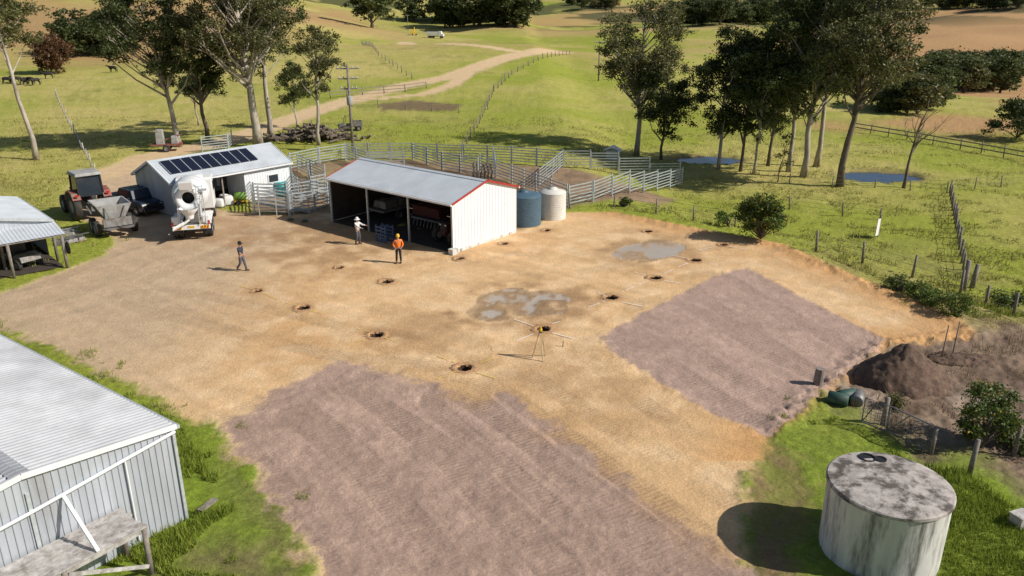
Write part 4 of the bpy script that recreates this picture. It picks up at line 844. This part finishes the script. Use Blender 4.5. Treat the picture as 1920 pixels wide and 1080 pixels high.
q=P0(390,952); m=MB(); m.box(0,0,.06,.7,.22,.05,rz=1.2); o=m.build('plank',M['wood'],None); o.location=(q[0],q[1],.05); tag(o,'short loose plank lying on the grass by the large shed','plank')
for i,(px,py) in enumerate([(125,440),(142,452),(118,458)]):
    q=G(px,py); m=MB(); m.box(0,0,.15,1.4-.3*i,.8,.22,tx=.9,ty=.8,rz=i*.8); m.bar((-.7,0,.25),(.8,.3,.5),.07); m.bar((-.5,.3,.25),(.7,-.3,.42),.06); o=m.build('scrap_bundle',M['steel'] if i else M['dust'],None); o.location=q; tag(o,['upper','right','lower'][i]+' bundle of grey scrap iron beside the left shed','scrap')
# ---------------------------------------------------------------- trees
def leafmesh(name,clumps,size,seed,mt):
    r=np.random.RandomState(seed); C=[]
    for (cx,cy,cz,rad,n_) in clumps:
        d=r.normal(size=(n_,3)); d/=np.linalg.norm(d,axis=1)[:,None]; rr=r.uniform(.1,1,n_)**.7; p=d*rr[:,None]*np.array((1,1,.62))*rad+np.array((cx,cy,cz)); p+=r.normal(size=(n_,3))*rad*.16
        C.append(p)
    C=np.concatenate(C); n_=len(C); a=r.normal(size=(n_,3)); a[:,2]*=.8; a/=np.linalg.norm(a,axis=1)[:,None]; b_=r.normal(size=(n_,3)); b_=np.cross(a,b_); b_/=np.linalg.norm(b_,axis=1)[:,None]
    sz=size*r.uniform(.6,1.35,n_)[:,None]; a=a*sz; b_=b_*sz*.5
    V=np.stack([C-a,C+b_,C+a,C-b_],1).reshape(-1,3)
    me=bpy.data.meshes.new(name); me.vertices.add(n_*4); me.vertices.foreach_set('co',V.astype(np.float32).ravel()); me.loops.add(n_*4); me.loops.foreach_set('vertex_index',np.arange(n_*4,dtype=np.int32)); me.polygons.add(n_); me.polygons.foreach_set('loop_start',np.arange(0,n_*4,4,dtype=np.int32)); me.update(calc_edges=True); me.materials.append(mt); return me
def tree(label,base,H,cz,rad,nc=22,rc=1.2,nl=230,ls=.17,tr=.28,lean=(0,0),seed=1,bark='bark',leaf='leafa',name='gum_tree',cat='tree',group=None,dead=False,z0=None):
    rn=random.Random(seed); t=thing(name,label,cat,(base[0],base[1],(z0 if z0 is not None else (base[2] if len(base)>2 else 0))-.1),0,group)
    n_=8; T=[]
    for i in range(n_+1):
        k=i/n_; T.append(Vector((lean[0]*k**1.3+rn.uniform(-.14,.14)*(i>0),lean[1]*k**1.3+rn.uniform(-.14,.14)*(i>0),H*.86*k)))
    m=MB(); m.tube(T,[tr*(1.25 if i==0 else (1-.82*(i/n_))) for i in range(n_+1)],9)
    def on(z_):
        k=max(0,min(.999,z_/(H*.86)))*n_; i=int(k); return T[i].lerp(T[i+1],k-i), tr*(1-.8*k/n_)
    cl=[]; zc=(cz+H)/2; hh=(H-cz)/2
    for j in range(nc):
        while True:
            a,b_,c_=rn.uniform(-1,1),rn.uniform(-1,1),rn.uniform(-1,1); e=a*a+b_*b_+c_*c_
            if .10<e<1: break
        taper=1.0 if c_<0.2 else 1-.35*(c_-.2)
        top,_=on(min(zc,H*.84)); P=Vector((top.x*1.1+a*rad*taper,top.y*1.1+b_*rad*taper,zc+c_*hh*.92)); dist=math.hypot(P.x-top.x,P.y-top.y)
        zs=max(cz*.62,min(H*.8,P.z-.75*dist-rn.uniform(.3,1.6))); s_,r_=on(zs); mid=s_.lerp(P,.5)+Vector((rn.uniform(-.3,.3),rn.uniform(-.3,.3),-.12*dist+rn.uniform(0,.4)))
        rr=max(.025,min(r_*.6,.035*dist+.03)); m.tube([s_,mid,P],[rr,rr*.6,rr*.2],6,False)
        for _ in range(3 if dead else 2):
            e_=P+Vector((rn.uniform(-1,1),rn.uniform(-1,1),rn.uniform(-.2,.8)))*rc*.8; m.tube([mid.lerp(P,.6),e_],[rr*.4,rr*.12],4,False)
        cl.append((P.x,P.y,P.z,rc*rn.uniform(.5,1.3),int(nl*rn.uniform(.5,1.3))))
        if not dead and rc>.8:
            for _ in range(2):
                a=rn.uniform(0,6.28); cl.append((P.x+math.cos(a)*rc*1.1,P.y+math.sin(a)*rc*1.1,P.z+rn.uniform(-.9,.4)*rc,rc*.45,int(nl*.16)))
    m.build('trunk',M[bark],t,True)
    if not dead:
        me=leafmesh('crown',cl,ls,seed,M[leaf]); o=bpy.data.objects.new('crown',me); COL.objects.link(o); o.parent=t
    return t
def T(px,py): return G(px,py)
tree('tall slender pale trunked gum at the far left edge',T(68,300),19.5,9.5,3.8,24,1.3,360,.135,.26,(-1.6,0),101,leaf='leafb')
tree('leaning gum with spreading crown left of the solar shed',T(337,275),17,7,5.4,46,1.3,390,.135,.30,(-2.0,0),102)
tree('dark dense gum beside the leaning one behind the solar shed',T(390,265),14.8,5.0,3.8,34,1.2,390,.135,.25,(-.8,0),103,bark='barkd',leaf='leafc')
tree('largest white trunked gum behind the solar shed',T(485,275),20,8,6.0,58,1.5,390,.14,.50,(-1.0,0),104,leaf='leafb')
tree('straight pale trunked gum just right of the largest white gum',T(507,258),19,8.5,4.4,34,1.3,360,.14,.33,(.3,0),105)
tree('thin open crowned gum left of the power pole',T(598,272),13.5,5.5,3.2,26,.95,260,.12,.22,(.5,0),106,bark='bark',leaf='leafb')
tree('small narrow leafy tree among the left gum trees',T(556,240),8.5,2.5,1.6,18,.9,300,.12,.12,(0,0),107,leaf='leafa')
tree('short rounded gum sprout below the leaning left gum',T(372,235),7.5,2.2,2.0,14,.95,300,.12,.12,(0,0),108,leaf='leafc')
R_=[('forked gum leftmost of the right hand grove',(1193,292),18.5,6.0,4.6,50,1.3,.30,(.3,0),'bark','leafb'),
('smaller gum close beside the leftmost grove gum',(1240,299),12.5,2.6,2.9,30,1.15,.16,(.2,0),'barkd','leafa'),
('dark crowned gum left of the small pond trees',(1347,318),15.6,3.4,3.4,48,1.2,.20,(.1,0),'bark','leafc'),
('slim gum right of the dark crowned one',(1388,322),14.4,3.2,2.8,34,1.15,.17,(.2,0),'barkd','leafc'),
('thin straight gum in the middle of the right grove',(1413,328),13.8,4.0,2.4,26,1.1,.14,(.2,0),'bark','leafa'),
('mid height gum with drooping foliage in the right grove',(1440,312),15.5,3.6,3.2,40,1.2,.18,(.2,0),'barkd','leafa'),
('tall gum behind the pale trunk pair in the right grove',(1478,322),19,5.0,3.7,46,1.3,.24,(.1,0),'bark','leafa'),
('thick pale trunked gum in the right grove',(1506,332),20,6.0,4.4,50,1.35,.32,(.2,0),'bark','leafa'),
('dark trunked gum leaning right at the end of the grove',(1575,350),19.6,7.0,4.7,58,1.35,.34,(1.2,0),'barkd','leafb'),
('upper gum behind the leaning one at the right of the grove',(1530,312),20,7.5,4.6,44,1.35,.28,(.4,0),'bark','leafa')]
for i,(lb,b_,H_,cz,rad,nc,rc,tr,ln,bk,lf) in enumerate(R_): tree(lb,T(*b_),H_,cz,rad,nc,rc,370,.13,tr,ln,200+i,bk,lf)
tree('leafless dead tree beside the right pond',T(1694,352),9.5,4,2.2,14,.9,0,.1,.15,(1.0,0),301,'barkd',dead=True,name='dead_tree')
tree('small thin sapling in front of the right grove',T(1458,342),5,1.5,1.0,8,.6,60,.10,.06,(.3,0),302,'barkd','leafb',name='sapling')
def bush(label,base,H,rad,nc,rc,nl,ls,leaf,seed,name='bush',group=None,cat='bush'):
    return tree(label,base,H,H*.12,rad,nc,rc,nl,ls,.08,(0,0),seed,'barkd',leaf,name,cat,group)
bush('round dark green bush on the pad edge at right of centre',T(1425,452),3.2,1.45,40,.55,300,.08,'leafo',401,'round_bush')
bush('citrus tree with orange fruit above the concrete tank',T(1838,838),2.6,1.2,28,.48,220,.06,'leafo',402,'citrus_tree',cat='tree')
bush('darker shrub between the soil pile and the citrus tree',T(1672,770),.7,.45,8,.3,140,.05,'leafb',403)
bush('leafy bush cut off at the right edge below the fence',T(1895,580),1.3,.9,12,.5,170,.07,'leafd',404)
bush('rounded dark bush at the right edge of the far paddock',T(1905,262),5,3.2,22,1.3,300,.15,'leafc',405)
bush('low shrub right of the citrus tree at the edge',T(1900,840),1.1,.9,12,.45,170,.06,'leafd',406)
for i,(px,py) in enumerate([(1690,545),(1722,560),(1752,574),(1785,590)]):
    bush(['first','second','third','last'][i]+' green shrub from the left in the low hedge below the pad fence',T(px,py),[.8,1.1,.9,1.2][i],.8,12,.40,190,.055,'leafd',410+i)
bush('small shrub by the water tank fence',T(1170,388),.9,.5,8,.35,120,.07,'leafd',420); bush('small bush left of the round dark bush',T(1365,425),1.3,.6,8,.4,120,.08,'leafd',421)
bush('rusty brown round tree in the far left paddock',T(98,138),8,3.4,30,1.6,140,.30,'leafr',430,'round_tree',cat='tree')
protos=[]
def fartree(label,px,py,h,group,k):
    q=G(px,py)
    while len(protos)<5:
        i=len(protos); protos.append(tree('x',(0,0,0),10,1.2+.4*(i%3),4.0-.3*i,24,1.7,130,.32,.25,(0,0),500+i,'barkd',['leafc','leafa','leafc','leafb','leafa'][i],'distant_tree',z0=-500))
    o=copy_tree(protos[k%5]); s=h/10; o.location=(q.x,q.y,q.z-.4); o.scale=(s*1.3,s*1.3,s); o.rotation_euler=(0,0,k*1.7); o['label']=label; o['category']='tree'
    if group: o['group']=group
rn=random.Random(77)
k=0
for (lb,grp,cx,cy,wx,wy,n_,h0,h1) in [
 ('dark bushy tree in the clump on the upper left hillside','upper left clump trees',190,98,55,10,12,8,12),
 ('dark tree in the wood at the top centre','top centre wood trees',905,45,75,7,30,18,26),
 ('dark tree in the wood belt at top right of centre','top right belt trees',1370,40,105,7,44,12,17),
 ('dark bushy tree in the clump on the far right hillside','far right clump trees',1815,165,72,12,26,8,12),
 ('dark tree low in the gully behind the right grove','gully trees',1690,205,50,10,9,5,8),
 ('tiny dark tree along the top right skyline hill','top right skyline trees',1800,14,120,4,26,8,14),
 ('tiny dark tree on the upper middle hills','upper middle hill trees',1110,14,45,5,12,10,14)]:
    for i in range(n_):
        fartree(lb,cx+rn.uniform(-1,1)*wx,cy+rn.uniform(-1,1)*wy,rn.uniform(h0,h1),grp,k); k+=1
for lb,px,py,h in [('lone dark tree on the hill above the road, top left of centre',697,52,24),('smaller lone tree right of the lone hill tree',775,40,20),('low dark scrub tree beside the top left gum',20,60,10),('isolated shrub at the right of the far right clump',1905,155,8)]:
    fartree(lb,px,py,h,None,k); k+=1
for p_ in protos:
    for ch in list(p_.children): bpy.data.objects.remove(ch)
    bpy.data.objects.remove(p_)
# ---------------------------------------------------------------- animals and far vehicles
def cow(label,q,rz,group,graze=True):
    t=thing('cow',label,'cow',q,rz,group)
    hd=(1.35,0,.35) if graze else (1.45,0,1.35); ch=[[((0,0,1.0),(.36,.33)),((-.55,0,1.05),(.32,.3)),((-.8,0,1.08),.2)],[((0,0,1.0),(.36,.33)),((.5,0,1.02),(.36,.3)),((.85,0,1.12),.22),((1.15,0,.8 if graze else 1.3),.15),(hd,.12),((hd[0]+.22,0,hd[2]-.1),.08)]]
    for s in (-1,1):
        ch.append([((.5,0,1.02),(.36,.3)),((.55,s*.2,.75),.12),((.55,s*.2,.4),.07),((.58,s*.2,.05),.06)]); ch.append([((-.55,0,1.05),(.32,.3)),((-.5,s*.2,.8),.15),((-.72,s*.2,.45),.075),((-.68,s*.2,.05),.06)])
    mkskin('body',ch,M['cow'],t,1); m=MB(); m.tube([(-.95,0,1.15),(-1.05,0,.8),(-1.02,0,.4)],[.03,.025,.05],5); m.build('tail',M['cow'],t); return t
c0=cow('dark cow grazing in the herd at the far left paddock',G(14,158),R(10),'dark cows at the far left')
for i,(px,py) in enumerate([(30,157),(45,159),(58,158),(68,160),(22,155)]):
    o=copy_tree(c0); o.location=G(px,py); o.rotation_euler=(0,0,R(30+i*67))
cow('dark cow standing alone under the upper left trees',G(213,136),R(170),None,False); cow('dark cow standing in the gully behind the right grove',G(1742,196),R(30),None,False); cow('dark cow near the left paddock fence',G(92,148),R(200),None,False)
q=G(817,72); t=thing('tipper_truck','distant white tipper truck on the far track at the top','truck',q,R(-8),None,(1.25,1.25,1.25))
m=MB(); m.box(-1.2,0,1.7,4.2,2.2,1.2,tx=1.03,ty=1.03); m.build('tipper_body',M['white'],t); m=MB(); m.prism([(1.2,.8),(3.0,.8),(3.1,1.5),(2.4,1.7),(2.2,2.5),(1.2,2.5)],-1,1); m.build('cab',M['white'],t); m=MB(); m.box(0,0,.8,6,.9,.25); m.build('chassis',M['black'],t)
for wx in (-2.2,-1.1,2.2):
    for s in (-1,1): wheel(t,wx,s,.48,.3,M['steel'])
q=G(777,66); t=thing('excavator','distant yellow excavator beside the white tipper truck','excavator',q,R(100),None,(.8,.8,.8))
for s in (-1,1): m=MB(); m.box(0,s*1.1,.45,3.6,.55,.85); m.build('track',M['black'],t,False,.15)
m=MB(); m.box(-.5,0,1.5,2.8,2.5,1.0); m.build('body',M['yellow'],t); m=MB(); m.box(.6,.7,2.3,1.4,1.0,1.5); m.build('cab',M['yellow'],t); m=MB(); m.bar((1,-.3,1.8),(3.2,-.3,4.4),.4); m.build('boom',M['yellow'],t); m=MB(); m.bar((3.2,-.3,4.4),(5,-.3,2.4),.3); m.build('arm',M['yellow'],t); m=MB(); m.box(5,-.3,1.9,.8,.9,.8,tx=.6); m.build('bucket',M['steel'],t)
# ---------------------------------------------------------------- grass blades (stuff)
def blades(name,label,N_,ymin,ymax,h,w,mt,seed,thr=.5,xr=.75,region=None,cat='grass'):
    r=np.random.RandomState(seed); yy=ymin*(ymax/ymin)**r.uniform(0,1,N_*3); xx=r.uniform(-xr,xr,N_*3)*(yy+2)
    g_=fbm(xx*.5,yy*.5,3,61)
    if region is not None:
        ok=(sdp(xx,yy,region,3)<0)&(g_>thr)&(sdp(xx,yy,YARD,3)>.3)
    else:
        d=sdp(xx,yy,YARD,3); ok=(d>.15+.8*(fbm(xx*.9,yy*.9,3,21)-.5))&(g_>thr)&(sdp(xx,yy,GARD,3)>0)&(sdp(xx,yy,SOIL,3)>.3)&(sdp(xx,yy,CY,3)>0)&(dline(xx,yy,road,4)>2.6)
        bb=sdp(xx,yy,BARE,3); ok&=(bb>0)|(g_>thr+.12)
        ux=(xx+10)*.587+(yy-20.75)*.81; vx=-(xx+10)*.81+(yy-20.75)*.587; ok&=~((ux<.1)&(ux>-8.5)&(vx>-.1)&(vx<16)); tk=P0(1645,1030); ok&=np.hypot(xx-tk[0],yy-tk[1])>1.7
        for (cc,rx,ry) in PONDS: ok&=np.hypot((xx-cc[0])/rx,(yy-cc[1])/ry)>1.4
    xx=xx[ok][:N_]; yy=yy[ok][:N_]; n_=len(xx); zz=H0(xx,yy)+(fbm(xx*.9,yy*.9,4,21)-.5)*.22-.03
    a=r.uniform(0,6.28,n_); hh=h*r.uniform(.4,1.2,n_)*(.2+1.6*fbm(xx*.9,yy*.9,2,63)); ln=r.uniform(-.5,.5,(n_,2))*hh[:,None]; dx=np.cos(a)*w; dy=np.sin(a)*w
    V=np.stack([np.stack([xx-dx,yy-dy,zz],1),np.stack([xx+dx,yy+dy,zz],1),np.stack([xx+ln[:,0],yy+ln[:,1],zz+hh],1)],1).reshape(-1,3)
    me=bpy.data.meshes.new(name); me.vertices.add(n_*3); me.vertices.foreach_set('co',V.astype(np.float32).ravel()); me.loops.add(n_*3); me.loops.foreach_set('vertex_index',np.arange(n_*3,dtype=np.int32)); me.polygons.add(n_); me.polygons.foreach_set('loop_start',np.arange(0,n_*3,3,dtype=np.int32)); me.update(calc_edges=True); me.materials.append(mt); o=bpy.data.objects.new(name,me); COL.objects.link(o); tag(o,label,cat,kind='stuff')
blades('grass','lush green grass blades around the large shed and concrete tank',130000,14,40,.25,.018,M['grass'],1,.42)
blades('grass','rough green and dry grass tufts across the nearer paddocks',80000,36,110,.22,.04,M['grassd'],2,.52)
SCR=[P0(*p) for p in [(1500,690),(1640,640),(1840,560),(2100,600),(2200,900),(1900,880),(1740,860),(1600,790),(1460,800)]]
blades('dry_scrub','dry brown weeds and stems over the garden soil at right',20000,20,45,.38,.014,M['scrub'],3,.47,.8,SCR,'scrub')
EDG=[P0(*p) for p in [(1330,420),(1480,440),(1620,490),(1830,570),(1900,640),(1840,640),(1600,530),(1470,470),(1330,440)]]
blades('weeds','straggly dry weeds along the raised pad edge',11000,28,60,.4,.02,M['scrub'],4,.45,.8,EDG,'weeds')
# ---------------------------------------------------------------- light, sky, camera
w=bpy.data.worlds.new('World'); sc.world=w; w.use_nodes=True; nt=w.node_tree; bg=nt.nodes['Background']; sky=nt.nodes.new('ShaderNodeTexSky'); sky.sky_type='NISHITA'; sky.sun_disc=False
EL=R(38); AZ=math.atan2(.972,-.235); sky.sun_elevation=EL; sky.sun_rotation=AZ; nt.links.new(sky.outputs[0],bg.inputs[0]); bg.inputs[1].default_value=.07
sd=bpy.data.lights.new('sun','SUN'); sd.energy=5.0; sd.angle=R(.5); sd.color=(1,.94,.85); so=bpy.data.objects.new('sun',sd); COL.objects.link(so)
sv=Vector((math.sin(AZ)*math.cos(EL),math.cos(AZ)*math.cos(EL),math.sin(EL))); so.rotation_euler=sv.to_track_quat('Z','Y').to_euler(); so.location=(20,-10,40)
cd=bpy.data.cameras.new('camera'); cd.sensor_width=36; cd.lens=FF/1920*36; cd.clip_end=3000; co=bpy.data.objects.new('camera',cd); COL.objects.link(co); co.location=(0,0,CH); co.rotation_euler=(math.pi/2-PT,0,0); sc.camera=co
sc.view_settings.view_transform='Standard'; sc.view_settings.look='None'; sc.view_settings.exposure=0
